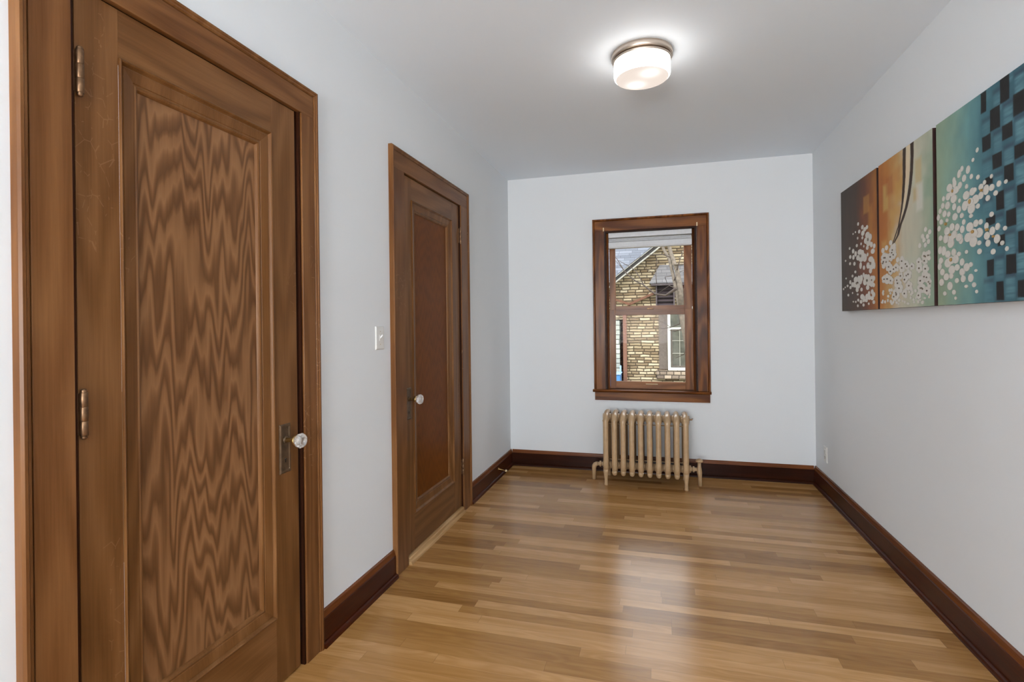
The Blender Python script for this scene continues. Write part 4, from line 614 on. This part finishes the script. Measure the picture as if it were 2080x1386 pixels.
TREE={"t0":[[1.785,5.6,0.837,0.075],[1.713,5.7,1.226,0.065],[1.66,5.8,1.545,0.055],[1.591,5.9,1.871,0.036],[1.528,6.0,2.205,0.03],[1.478,6.1,2.463,0.028],[1.37,6.2,2.679,0.028],[1.333,6.3,2.914,0.026]],"t1":[[1.673,5.75,1.543,0.05],[1.666,5.85,1.866,0.05],[1.612,5.95,2.229,0.042],[1.555,6.05,2.413,0.04],[1.512,6.15,2.566,0.038],[1.483,6.25,2.714,0.036],[1.446,6.35,2.873,0.034]],"b0":[[1.579,5.5,1.847,0.03],[1.4,5.6,1.733,0.02],[1.218,5.7,1.766,0.018],[1.117,5.8,1.847,0.016],[0.983,5.9,1.971,0.014],[0.852,6.0,2.04,0.012],[0.686,6.1,2.188,0.011],[0.606,6.2,2.293,0.01],[0.468,6.3,2.532,0.006],[0.384,6.4,2.634,0.004]],"b1":[[0.998,5.9,1.954,0.01],[0.933,6.0,2.095,0.009],[0.85,6.1,2.24,0.008],[0.773,6.2,2.32,0.007],[0.635,6.3,2.413,0.006],[0.494,6.4,2.508,0.004]],"b2":[[0.606,6.2,2.293,0.008],[0.525,6.3,2.4,0.006],[0.442,6.4,2.492,0.004],[0.375,6.5,2.559,0.004]],"b3":[[1.488,5.8,2.46,0.008],[1.335,5.9,2.531,0.008],[1.066,6.0,2.544,0.006],[0.886,6.1,2.498,0.005],[0.749,6.2,2.406,0.004],[0.593,6.3,2.406,0.003]],"b4":[[1.236,5.8,1.98,0.007],[1.225,5.9,2.142,0.006],[1.247,6.0,2.38,0.005],[1.244,6.1,2.523,0.003]],"b5":[[1.224,6.1,2.151,0.005],[1.091,6.2,2.265,0.004],[0.951,6.3,2.399,0.003]],"b6":[[1.61,5.9,2.224,0.012],[1.662,6.0,2.402,0.008],[1.722,6.1,2.574,0.006],[1.782,6.2,2.708,0.004]],"b7":[[1.565,5.9,2.331,0.02],[1.646,6.0,2.338,0.018],[1.758,6.1,2.348,0.015],[1.888,6.2,2.357,0.012]],"b8":[[1.554,5.9,2.033,0.01],[1.644,6.0,2.184,0.007],[1.757,6.1,2.238,0.004]],"b9":[[1.585,5.7,1.859,0.01],[1.466,5.8,1.925,0.006],[1.343,5.9,1.846,0.005],[1.248,6.0,1.781,0.004]],"b10":[[1.568,5.7,1.702,0.01],[1.557,5.8,1.866,0.007],[1.53,5.9,1.929,0.004]],"b11":[[1.51,5.6,2.09,0.006],[1.406,5.7,2.086,0.005],[1.392,5.8,2.087,0.005],[1.43,5.9,1.973,0.004]],"c0":[[2.208,5.6,0.994,0.02],[1.803,5.7,1.183,0.012],[1.648,5.8,1.207,0.009],[1.487,5.9,1.14,0.007],[1.323,6.0,1.117,0.006],[1.222,6.1,1.14,0.004]],"c1":[[1.487,5.9,1.14,0.006],[1.38,6.0,1.221,0.005],[1.223,6.1,1.281,0.004],[1.097,6.2,1.271,0.003]],"c2":[[1.648,5.8,1.207,0.006],[1.642,5.9,1.309,0.005],[1.603,6.0,1.425,0.004]],"c3":[[1.798,5.6,1.184,0.008],[1.749,5.7,1.072,0.007],[1.679,5.8,1.116,0.006],[1.552,5.9,1.059,0.005],[1.434,6.0,1.093,0.004]],"c4":[[1.793,5.6,0.777,0.008],[1.702,5.7,0.638,0.006],[1.565,5.8,0.564,0.004]],"c5":[[1.38,6.0,1.221,0.004],[1.359,6.1,1.338,0.003],[1.304,6.2,1.387,0.003]]}

# ------------------------------------------------------------------ triptych on the right wall
TP = .035
CX = RW-TP
def lerp(a, b, t): return a+(b-a)*t
def cvnoise(shape, n, seed, sx, sy):
    """smooth value noise on a grid, numpy"""
    r = np.random.RandomState(seed); out = np.zeros(shape)
    for o in range(n):
        gx, gy = max(2, int(sx*2**o)), max(2, int(sy*2**o)); g = r.rand(gy+1, gx+1)
        ys = np.linspace(0, gy-1e-6, shape[0]); xs = np.linspace(0, gx-1e-6, shape[1])
        yi = ys.astype(int); xi = xs.astype(int); fy = (ys-yi)[:, None]; fx = (xs-xi)[None, :]
        fy = fy*fy*(3-2*fy); fx = fx*fx*(3-2*fx)
        a = g[yi][:, xi]; b = g[yi][:, xi+1]; c = g[yi+1][:, xi]; d = g[yi+1][:, xi+1]
        out += ((a*(1-fx)+b*fx)*(1-fy)+(c*(1-fx)+d*fx)*fy)/2**o
    return out/sum(1/2**o for o in range(n))
def L3(c): return np.array(srgb(*c)[:3])
def block(img, H, Z, h0, h1, z0, z1, c, soft=.004, a=1.0, warp=None):
    d = np.minimum(np.minimum(H-h0, h1-H), np.minimum(Z-z0, z1-Z))
    m = np.clip(d/soft+.5, 0, 1)*a
    if warp is not None: m = m*warp
    img[:] = img*(1-m[..., None])+L3(c)*m[..., None]
Z0, Z1 = 1.2987, 2.0372
def grad(H, stops):
    t = H/.567; out = np.zeros(H.shape+(3,))
    for i in range(3): out[..., i] = np.interp(t, [s[0] for s in stops], [L3(s[1])[i] for s in stops])
    return out
def art1(H, Z):
    n = cvnoise(H.shape, 3, 5, 14, 3)-.5; n2 = cvnoise(H.shape, 3, 6, 5, 6)-.5
    img = grad(np.clip(H+n2*.16, 0, .567), [(0, (64, 52, 42)), (.45, (78, 54, 40)), (.68, (112, 60, 30)), (.86, (156, 92, 32)), (1, (180, 112, 36))])
    tz = (Z-Z0)/(Z1-Z0)
    img *= (1-.30*np.clip((tz-.72)/.28, 0, 1))[..., None]
    img *= (1+n*.35)[..., None]
    block(img, H, Z, .37, .455, 1.83, 1.925, (176, 122, 52), .012, .7)
    block(img, H, Z, .44, .50, 1.70, 1.86, (190, 128, 44), .03, .5)
    block(img, H, Z, .30, .46, 1.40, 1.58, (120, 64, 40), .05, .6)
    return img
def polyd(H, Z, S, core=False):
    z = np.array([s[1] for s in S])[::-1]; h = np.array([s[0] for s in S])[::-1]; w = np.array([s[2] for s in S])[::-1]
    hh = np.interp(Z, z, h); ww = np.interp(Z, z, w)
    m = np.clip((ww-np.abs(H-hh))/.0025+.5, 0, 1); m[Z < z[0]-.002] = 0; return m
def art2(H, Z):
    n = cvnoise(H.shape, 3, 15, 14, 4)-.5; n2 = cvnoise(H.shape, 3, 16, 4, 7)-.5
    tz = (Z-Z0)/(Z1-Z0)
    Hs = np.clip(H+n2*.2+np.clip(.75-tz, 0, 1)*.16, 0, .567)
    img = grad(Hs, [(0, (176, 104, 38)), (.22, (190, 124, 50)), (.42, (200, 160, 100)), (.6, (206, 198, 176)), (.78, (196, 198, 178)), (1, (150, 172, 150))])
    img *= (1+n*.18)[..., None]
    for (a, b, c, d, col, al) in [(.055, .115, 1.79, 1.92, (202, 168, 96), .75), (.09, .17, 1.86, 1.95, (168, 88, 30), .5), (.02, .10, 1.66, 1.78, (178, 102, 34), .5),
                                  (.14, .25, 1.70, 1.78, (206, 160, 88), .6), (.20, .26, 1.80, 1.90, (204, 160, 82), .6), (.38, .43, 1.77, 1.83, (196, 170, 112), .7),
                                  (.40, .46, 1.84, 1.95, (206, 178, 118), .6), (.41, .47, 1.72, 1.84, (222, 218, 210), .6), (.47, .53, 1.60, 1.75, (170, 180, 156), .4), (.03, .09, 1.52, 1.64, (212, 172, 100), .5), (.15, .22, 1.56, 1.66, (216, 200, 160), .5)]:
        block(img, H, Z, a, b, c, d, col, .02, al)
    fan = (cvnoise(H.shape, 4, 21, 30, 40)-.5)
    m = polyd(H+fan*.006, Z, SM); img[:] = img*(1-m[..., None])+L3((226, 208, 176))*m[..., None]
    for Sx in (SL, SR):
        m = polyd(H+fan*.004, Z, Sx); img[:] = img*(1-m[..., None])+L3((58, 40, 26))*m[..., None]
    return img
def art3(H, Z):
    n = cvnoise(H.shape, 3, 25, 10, 8)-.5; n2 = cvnoise(H.shape, 3, 26, 6, 5)-.5; st = cvnoise(H.shape, 2, 27, 8, 120)-.5
    tz = (Z-Z0)/(Z1-Z0)
    Hs = np.clip(H+n2*.12-np.clip(.25-tz, 0, 1)*.1, 0, .567)
    img = grad(Hs, [(0, (148, 166, 140)), (.2, (136, 168, 152)), (.42, (108, 154, 156)), (.6, (72, 116, 128)), (.8, (62, 100, 114)), (1, (66, 104, 118))])
    img *= (1+n*.35)[..., None]
    # woven cells: lighter brushed squares between near-black ones
    cols = [(.315, .372), (.378, .430), (.432, .488), (.490, .545)]
    for ci, (a, b) in enumerate(cols):
        off = 0 if ci % 2 == 0 else .07
        for k in range(-1, 7):
            z0 = 1.30+k*.14+off-.035*ci*0+.005*ci
            dome = np.clip(1-np.abs((H-(a+b)/2)/((b-a)/2))**3, 0, 1)
            block(img, H, Z, a-.004, b+.004, z0, z0+.066, (112, 158, 170), .012, .62*min(1, .35+.25*ci), dome*np.clip(.85+st*1.6, 0, 1.2))
            block(img, H, Z, a, b, z0+.066, z0+.082, (58, 62, 82), .012, .5)
    for (a, b, z0, z1) in DK3: block(img, H+(n2*.008), Z+(n*.006), a, b, z0, z1, (34, 31, 30), .003, .97)
    return img
def petals(name, P, par, col, h0, dx=0.0, k0=0):
    vs = []; fs = []; r = random.Random(3)
    for i, (h, z, a, b, t) in enumerate(P):
        base = len(vs); tr = math.radians(t); y = h0-h; seg = 12
        e = .0006+.0011*((i+k0) % 5)/5
        for ring, hh in ((1.0, .0002), (.86, .0011), (.45, .0008)):
            for k in range(seg):
                q = 2*PI*k/seg; px = a*math.cos(q)*ring; pz = b*math.sin(q)*ring
                X = px*math.cos(tr)+pz*math.sin(tr)*.9; Zz = -px*math.sin(tr)*.5+pz*math.cos(tr)
                vs.append((CX-e-hh-dx, y-X, z+Zz))
        vs.append((CX-e-.0007-dx, y, z))
        for g in range(2):
            for k in range(seg): fs.append((base+g*seg+k, base+g*seg+(k+1) % seg, base+(g+1)*seg+(k+1) % seg, base+(g+1)*seg+k))
        for k in range(seg): fs.append((base+2*seg+k, base+2*seg+(k+1) % seg, base+3*seg))
        # skirt to the canvas
        b2 = len(vs)
        for k in range(seg):
            v = vs[base+k]; vs.append((CX-.0001, v[1], v[2]))
        for k in range(seg): fs.append((base+k, base+(k+1) % seg, b2+(k+1) % seg, b2+k))
    return vs, fs
def mk_art():
    m = N('oil_paint_on_canvas'); a = m.new('ShaderNodeVertexColor', layer_name='paint')
    m.l.new(a.outputs['Color'], m.p.inputs['Base Color']); m.set(None, .5); m.p.inputs['Specular IOR Level'].default_value = .2
    m.bump(m.noise(m.mapping((1, 300, 60), False), 1.0, 3), .12, .002); return m.m
M['art'] = mk_art()
M['petal'] = plain('white_impasto', srgb(216, 212, 204), .45, 0, .05, 300)
M['gold'] = plain('ochre_stamen_paint', srgb(186, 148, 84), .5, 0, .3, 400)
M['grey'] = plain('grey_stamen_paint', srgb(120, 108, 92), .5, 0, .3, 400)
def canvas(h0, w, fn, P, cen, label, cenmat, edge):
    t = thing('canvas_painting', label, 'painting', (RW, h0-w/2, Z0), 'three canvas paintings hung side by side on the right wall')
    MB(RIGHT).box(h0-w, h0, Z0, Z1, 0.0, TP-.0006).build('stretched_canvas', edge, t)
    nx, nz = int(w/.0028), int((Z1-Z0)/.0028)
    hs = np.linspace(0, w, nx+1); zs = np.linspace(Z0, Z1, nz+1); H, Z = np.meshgrid(hs, zs)
    img = np.clip(fn(H, Z), 0.003, 1)
    org = np.array([RW, h0-w/2, Z0])
    co = (np.stack([np.full(H.shape, CX), h0-H, Z], -1).reshape(-1, 3)-org).tolist()
    idx = np.arange((nx+1)*(nz+1)).reshape(nz+1, nx+1)
    q = np.stack([idx[:-1, :-1], idx[:-1, 1:], idx[1:, 1:], idx[1:, :-1]], -1).reshape(-1, 4).tolist()
    mi = [0]*len(q); nc = len(co)
    for k, (vs, fs) in enumerate((petals('petals', P, t, None, h0), petals('stamens', cen, t, None, h0, .0024))):
        b = len(co); co += [(v[0]-org[0], v[1]-org[1], v[2]-org[2]) for v in vs]
        q += [[i+b for i in f] for f in fs]; mi += [k+1]*len(fs)
    me = bpy.data.meshes.new('painted_front'); me.from_pydata(co, [], q)
    at = me.color_attributes.new('paint', 'FLOAT_COLOR', 'POINT')
    cc = np.ones((len(co), 4)); cc[:nc, :3] = img.reshape(-1, 3)
    at.data.foreach_set('color', cc.ravel())
    for m_ in (M['art'], M['petal'], cenmat): me.materials.append(m_)
    me.polygons.foreach_set('material_index', mi); me.polygons.foreach_set('use_smooth', [k > 0 for k in mi])
    ob = bpy.data.objects.new('painted_front', me); C.objects.link(ob); ob.parent = t
    return t
PW = .557
canvas(-.7507, PW, art1, P1, CEN1, 'dark brown and amber canvas with white blossoms, the one nearest the far corner', M['grey'], M['canvas_edge'])
canvas(-1.3337, PW, art2, P2, CEN2, 'amber to cream canvas with a dark curved stem and white blossoms, middle of three', M['grey'], M['canvas_edge'])
canvas(-1.9210, PW, art3, P3, CEN3, 'sage and teal canvas with a black checkered weave and white blossoms, nearest of the three', M['gold'], M['canvas_edge'])

# ------------------------------------------------------------------ outside: neighbour's house, tree, bin
def mk_stone(name, stops, rh, ln, mortar, warp=.012, joint=.006, mix2=None, bumpy=.6):
    m = N(name); v = m.mapping((1, 1, 1), False); x, y, z = m.sep(v)
    nz = m.noise(m.comb(m.math('MULTIPLY', x, 5), 0.0, m.math('MULTIPLY', z, 7)), 1.0, 3)
    zz = m.math('ADD', z, m.math('MULTIPLY', nz, warp*3)); 
    nx = m.noise(m.comb(m.math('MULTIPLY', x, 9), 3.0, m.math('MULTIPLY', z, 12)), 1.0, 2)
    xx = m.math('ADD', x, m.math('MULTIPLY', nx, warp*3))
    rnd, dv, du, row, cell = planks(m, xx, zz, rh, ln, .7)
    g = m.noise(v, 40, 4, .6)
    f = m.math('ADD', m.math('MULTIPLY', rnd, .8), m.math('MULTIPLY', g, .25))
    col = m.ramp(f, stops)
    d = m.math('MINIMUM', dv, du)
    jm = m.ramp(d, [(0, (1, 1, 1, 1)), (joint, (.8, .8, .8, 1)), (joint*1.8, (0, 0, 0, 1))])
    col = m.mix(jm, col, mortar)
    h = m.math('ADD', m.math('MINIMUM', m.math('MULTIPLY', d, 45), .8), m.math('ADD', m.math('MULTIPLY', rnd, .5), m.math('MULTIPLY', g, .4)))
    m.bump(h, bumpy, .03)
    return m.set(col, .85)
M['stone'] = mk_stone('tan_split_stone', [(.05, srgb(86, 70, 60)), (.11, srgb(122, 102, 76)), (.35, srgb(156, 138, 108)), (.65, srgb(180, 162, 130)), (.95, srgb(204, 190, 160))], .068, .24, srgb(66, 54, 40), .012, .008)
M['redbrick'] = mk_stone('dark_red_brick', [(.1, srgb(60, 34, 28)), (.6, srgb(96, 58, 48)), (.95, srgb(130, 96, 76))], .072, .2, srgb(60, 46, 40), .003, .004)
M['quoin'] = mk_stone('pale_limestone_blocks', [(.1, srgb(150, 154, 148)), (.9, srgb(190, 192, 182))], .115, .9, srgb(60, 56, 48), .002, .006, None, .4)
M['sillstone'] = mk_stone('sill_stone', [(.1, srgb(90, 76, 66)), (.9, srgb(180, 162, 140))], .09, .16, srgb(40, 34, 30), .006, .006)
def mk_shingle(name, c1, c2):
    m = N(name); v = m.mapping((1, 1, 1), False); x, y, z = m.sep(v)
    rnd, dv, du, row, cell = planks(m, x, z, .078, .33, .3)
    vr = m.math('FRACT', m.math('DIVIDE', z, .078))
    g = m.noise(v, 60, 3)
    col = m.ramp(m.math('ADD', m.math('MULTIPLY', rnd, .6), m.math('MULTIPLY', g, .4)), [(.1, c1), (.9, c2)])
    ln = m.math('LESS_THAN', m.math('MINIMUM', m.math('MULTIPLY', vr, .078), m.math('MULTIPLY', du, 2)), .009)
    col = m.mix(m.math('MULTIPLY', ln, .8), col, srgb(64, 64, 68))
    m.bump(vr, -.5, .02)
    return m.set(col, .9)
M['shingle'] = mk_shingle('grey_shingles', srgb(88, 92, 100), srgb(122, 126, 134)); M['shingle2'] = mk_shingle('weathered_dark_shingles', srgb(84, 82, 82), srgb(122, 120, 120))
M['stucco'] = plain('grey_brown_stucco', srgb(104, 94, 86), .9, 0, .15, 25)
M['soffit'] = plain('black_soffit', srgb(38, 34, 30), .6)
M['rake'] = plain('grey_rake_trim', srgb(158, 156, 146), .6, 0, .1, 15)
M['brownmetal'] = plain('brown_gutter_paint', srgb(122, 84, 66), .45, 0, .1, 20)
M['louver'] = plain('dark_plum_louvre', srgb(76, 66, 68), .5, 0, .1, 20)
M['extwhite'] = plain('white_window_paint', srgb(222, 224, 212), .5)
M['extglass'] = plain('dim_window_glass', srgb(92, 92, 82), .08, 0, .35, 6)
M['leaded'] = plain('grey_window_bars', srgb(168, 166, 152), .5)
M['bark'] = plain('grey_brown_bark', srgb(104, 94, 82), .9, 0, .35, 18)
M['twig'] = plain('dark_wet_twig', srgb(64, 52, 44), .8, 0, .3, 30)
M['blue'] = plain('blue_plastic', srgb(70, 130, 190), .4)
M['bluel'] = plain('pale_blue_plastic', srgb(150, 190, 232), .4)
M['grass'] = plain('winter_lawn', srgb(112, 108, 78), .95, 0, .4, 6)
YE = 8.5; GZ = -1.35
struct(MB().box(-20, 22, .3, 30, GZ-.2, GZ).build('ground', M['grass']))
EX = lambda a, b, c: (a, YE-c, b)
ho = thing('neighbour_house', 'tan stone house with grey shingled roof seen through the window', 'house', (3, YE, GZ))
sl = .77
AX, AZ = 3.4, 2.26+.77*(3.4-.29)-.02          # gable apex on the wall plane
w = MB(lambda a, b, c: (a, YE+c, b))
L0, R0 = -.9, 7.7; zl = AZ-sl*(AX-L0)
vs = [(.50, GZ, 0), (R0, GZ, 0), (R0, AZ-sl*(R0-AX), 0), (AX, AZ, 0), (L0, zl, 0), (L0, 1.46, 0), (.50, 1.46, 0)]
if zl > 1.46: pass
vs = [(.50, GZ, 0), (R0, GZ, 0), (R0, max(GZ+.5, AZ-sl*(R0-AX)), 0), (AX, AZ, 0), (.50, AZ-sl*(AX-.50), 0)]
n = len(vs); w.add(vs+[(a, b, .3) for a, b, c in vs], [tuple(range(n)), tuple(range(n, 2*n))[::-1]]+[(i, (i+1) % n, n+(i+1) % n, n+i) for i in range(n)])
# left part of the gable wall, above the porch corner
vs = [(L0, 1.32, 0), (.50, 1.32, 0), (.50, AZ-sl*(AX-.5), 0), (L0, max(zl, 1.34), 0)]
n = 4; w.add(vs+[(a, b, .3) for a, b, c in vs], [tuple(range(n)), tuple(range(n, 2*n))[::-1]]+[(i, (i+1) % n, n+(i+1) % n, n+i) for i in range(n)])
w.build('stone_wall', M['stone'], ho)
MB(EX).box(-3.5, .50, GZ, 1.32, -.62, -.30).build('brick_wall', M['redbrick'], ho)
MB(EX).box(-.25, .352, GZ, 1.30, -.28, .10).build('limestone_pier', M['quoin'], ho)
# main roof behind, facing the camera
def slab(name, P, th, mat):
    P = [Vector(p) for p in P]; nrm = (P[1]-P[0]).cross(P[3]-P[0]).normalized()
    q = [tuple(p) for p in P]+[tuple(p-nrm*th) for p in P]
    return MB().add(q, [(0, 1, 2, 3), (7, 6, 5, 4), (0, 4, 5, 1), (1, 5, 6, 2), (2, 6, 7, 3), (3, 7, 4, 0)]).build(name, mat, ho)
slab('main_roof', [(-6, 9.4, 1.55), (3.3, 9.4, 1.55), (3.3, 13.8, 6.0), (-6, 13.8, 6.0)], .15, M['shingle'])
fz = .32
slab('gable_roof', [(L0-.3, YE-fz, AZ-sl*(AX-L0+.3)+.10), (AX, YE-fz, AZ+.10), (AX, 13.5, AZ+.10), (L0-.3, 13.5, AZ-sl*(AX-L0+.3)+.10)], -.02, M['shingle'])
slab('gable_roof', [(AX, YE-fz, AZ+.10), (R0+.3, YE-fz, AZ-sl*(R0+.3-AX)+.10), (R0+.3, 13.5, AZ-sl*(R0+.3-AX)+.10), (AX, 13.5, AZ+.10)], -.02, M['shingle'])
def rake(name, d0, d1, y0, y1, mat):
    for sg in (1, -1):
        a = L0-.3 if sg > 0 else R0+.3
        za = AZ-sl*abs(AX-a)
        b = MB(lambda p, q, r: (p, q, r))
        vs = [(a, y0, za+d0), (AX, y0, AZ+d0), (AX, y0, AZ+d1), (a, y0, za+d1)]
        b.add(vs+[(x, y1, z) for x, y, z in vs], [(0, 1, 2, 3), (7, 6, 5, 4), (0, 4, 5, 1), (1, 5, 6, 2), (2, 6, 7, 3), (3, 7, 4, 0)])
        b.build(name, mat, ho)
rake('rake_board', -.012, .078, YE-.30, YE-.27, M['soffit'])
rake('rake_trim', -.052, -.012, YE-.32, YE-.27, M['rake'])
rake('rake_edge', .078, .095, YE-.33, YE-.26, M['rake'])
# brown gutters meeting in a V, and their downspout
def gbox(P, w_, d_, name):
    P = [Vector(p) for p in P]
    b = MB()
    vs = []
    for p in P: vs += [(p.x, p.y-d_, p.z-w_/2), (p.x, p.y, p.z-w_/2), (p.x, p.y, p.z+w_/2), (p.x, p.y-d_*1.15, p.z+w_/2)]
    fs = [(0, 1, 2, 3), (7, 6, 5, 4)]+[(i, (i+1) % 4, 4+(i+1) % 4, 4+i) for i in range(4)]
    b.add(vs, fs); return b.build(name, M['brownmetal'], ho)
gbox([(-.6, YE-.12, 2.09), (.60, YE-.12, 1.68)], .055, .10, 'gutter')
gbox([(.55, YE-.01, 1.665), (1.16, YE-.01, 1.925)], .06, .10, 'gutter')
MB(EX).box(.430, .520, GZ, 1.62, .005, .10).build('downspout', M['brownmetal'], ho, .01)
# recessed stucco bay with the white window
MB(EX).box(1.262, 2.75, .125, 1.62, 0, .02).build('stucco_panel', M['stucco'], ho)
wf = MB(EX).ring(1.465, 2.30, .105, 1.60, [(0, 0.02), (0, .07), (.062, .07), (.062, .025)]).build('window_frame', M['extwhite'], ho)
MB(EX).box(1.527, 2.238, .167, 1.538, .02, .028).build('pane', M['extglass'], wf)
MB(EX).ring(1.545, 2.22, .185, 1.06, [(0, .028), (0, .045), (.022, .045), (.022, .03)]).build('sash', M['stucco'], wf)
b = MB(EX)
for x in (1.735, 1.885, 2.035): b.box(x-.006, x+.006, .2, 1.05, .03, .038)
for z in (.50, .80): b.box(1.56, 2.20, z-.006, z+.006, .03, .040)
b.build('muntins', M['leaded'], wf)
MB(EX).box(1.527, 1.83, 1.068, 1.112, .028, .06).build('transom_bar', M['extwhite'], wf)
MB(EX).box(1.20, 2.9, -.10, .105, 0, .12).build('window_sill', M['sillstone'], ho)
# little shingled hood with dark louvres
LB = MB(EX)
LB.box(1.205, 1.235, 1.60, 2.12, 0, .22); LB.box(1.60, 1.63, 1.60, 2.12, 0, .22); LB.box(1.235, 1.60, 1.60, 2.12, 0, .03)
LB.build('louvre_frame', M['louver'], ho)
for k in range(5):
    z = 1.66+k*.094
    MB(EX).prism([(z-.03, .16), (z-.022, .17), (z+.052, .07), (z+.044, .06)], 1.235, 1.60, 0).build('louvre_slat', M['louver'], ho)
MB(EX).box(1.10, 2.62, 2.095, 2.145, 0, .34).build('hood_fascia', M['louver'], ho)
h = MB(EX); vs = [(1.06, 2.145, .36), (2.66, 2.145, .36), (2.66, 2.145, 0), (1.06, 2.145, 0), (1.30, 2.60, .02), (2.42, 2.60, .02), (2.42, 2.60, 0), (1.30, 2.60, 0)]
h.add(vs, [(0, 1, 5, 4), (1, 2, 6, 5), (3, 0, 4, 7), (0, 3, 2, 1), (4, 5, 6, 7), (2, 3, 7, 6)]); h.build('hood_roof', M['shingle2'], ho)
MB(EX).box(1.70, 2.6, 1.64, 2.09, 0, .05).build('hood_wall', M['redbrick'], ho)
# bare tree between the houses
tr = thing('bare_tree', 'leafless tree with forking grey branches in front of the stone house', 'tree', (1.9, 5.6, GZ))
T0 = TREE['t0']
b = MB(); b.tube([(2.12, 5.55, GZ), (2.06, 5.55, -.6), (1.98, 5.57, .2)]+[tuple(p[:3]) for p in T0], [.12, .10, .085]+[p[3] for p in T0], 14)
b.tube([tuple(p[:3]) for p in TREE['t1']], [p[3] for p in TREE['t1']], 12); b.build('trunk', M['bark'], tr)
for k, P in TREE.items():
    if k in ('t0', 't1'): continue
    b = MB(); b.tube([tuple(p[:3]) for p in P], [p[3] for p in P], 8)
    b.build('branch', M['bark'] if k in ('b7',) else M['twig'], tr)
bn = thing('recycling_bin', 'blue plastic bin standing by the pale stone pier next door', 'bin', (.34, YE-.45, GZ))
MB(lambda a, b_, c: (a, YE-.30-c, b_)).box(.02, .405, GZ, .05, 0, .5).build('bin_body', M['blue'], bn, .02)
MB(lambda a, b_, c: (a, YE-.30-c, b_)).box(0, .42, .05, .075, -.02, .53).build('bin_lid', M['bluel'], bn, .008)
MB(lambda a, b_, c: (a, YE-.30-c, b_)).box(.365, .40, .075, .225, .0, .03).build('bin_handle', M['bluel'], bn, .008)
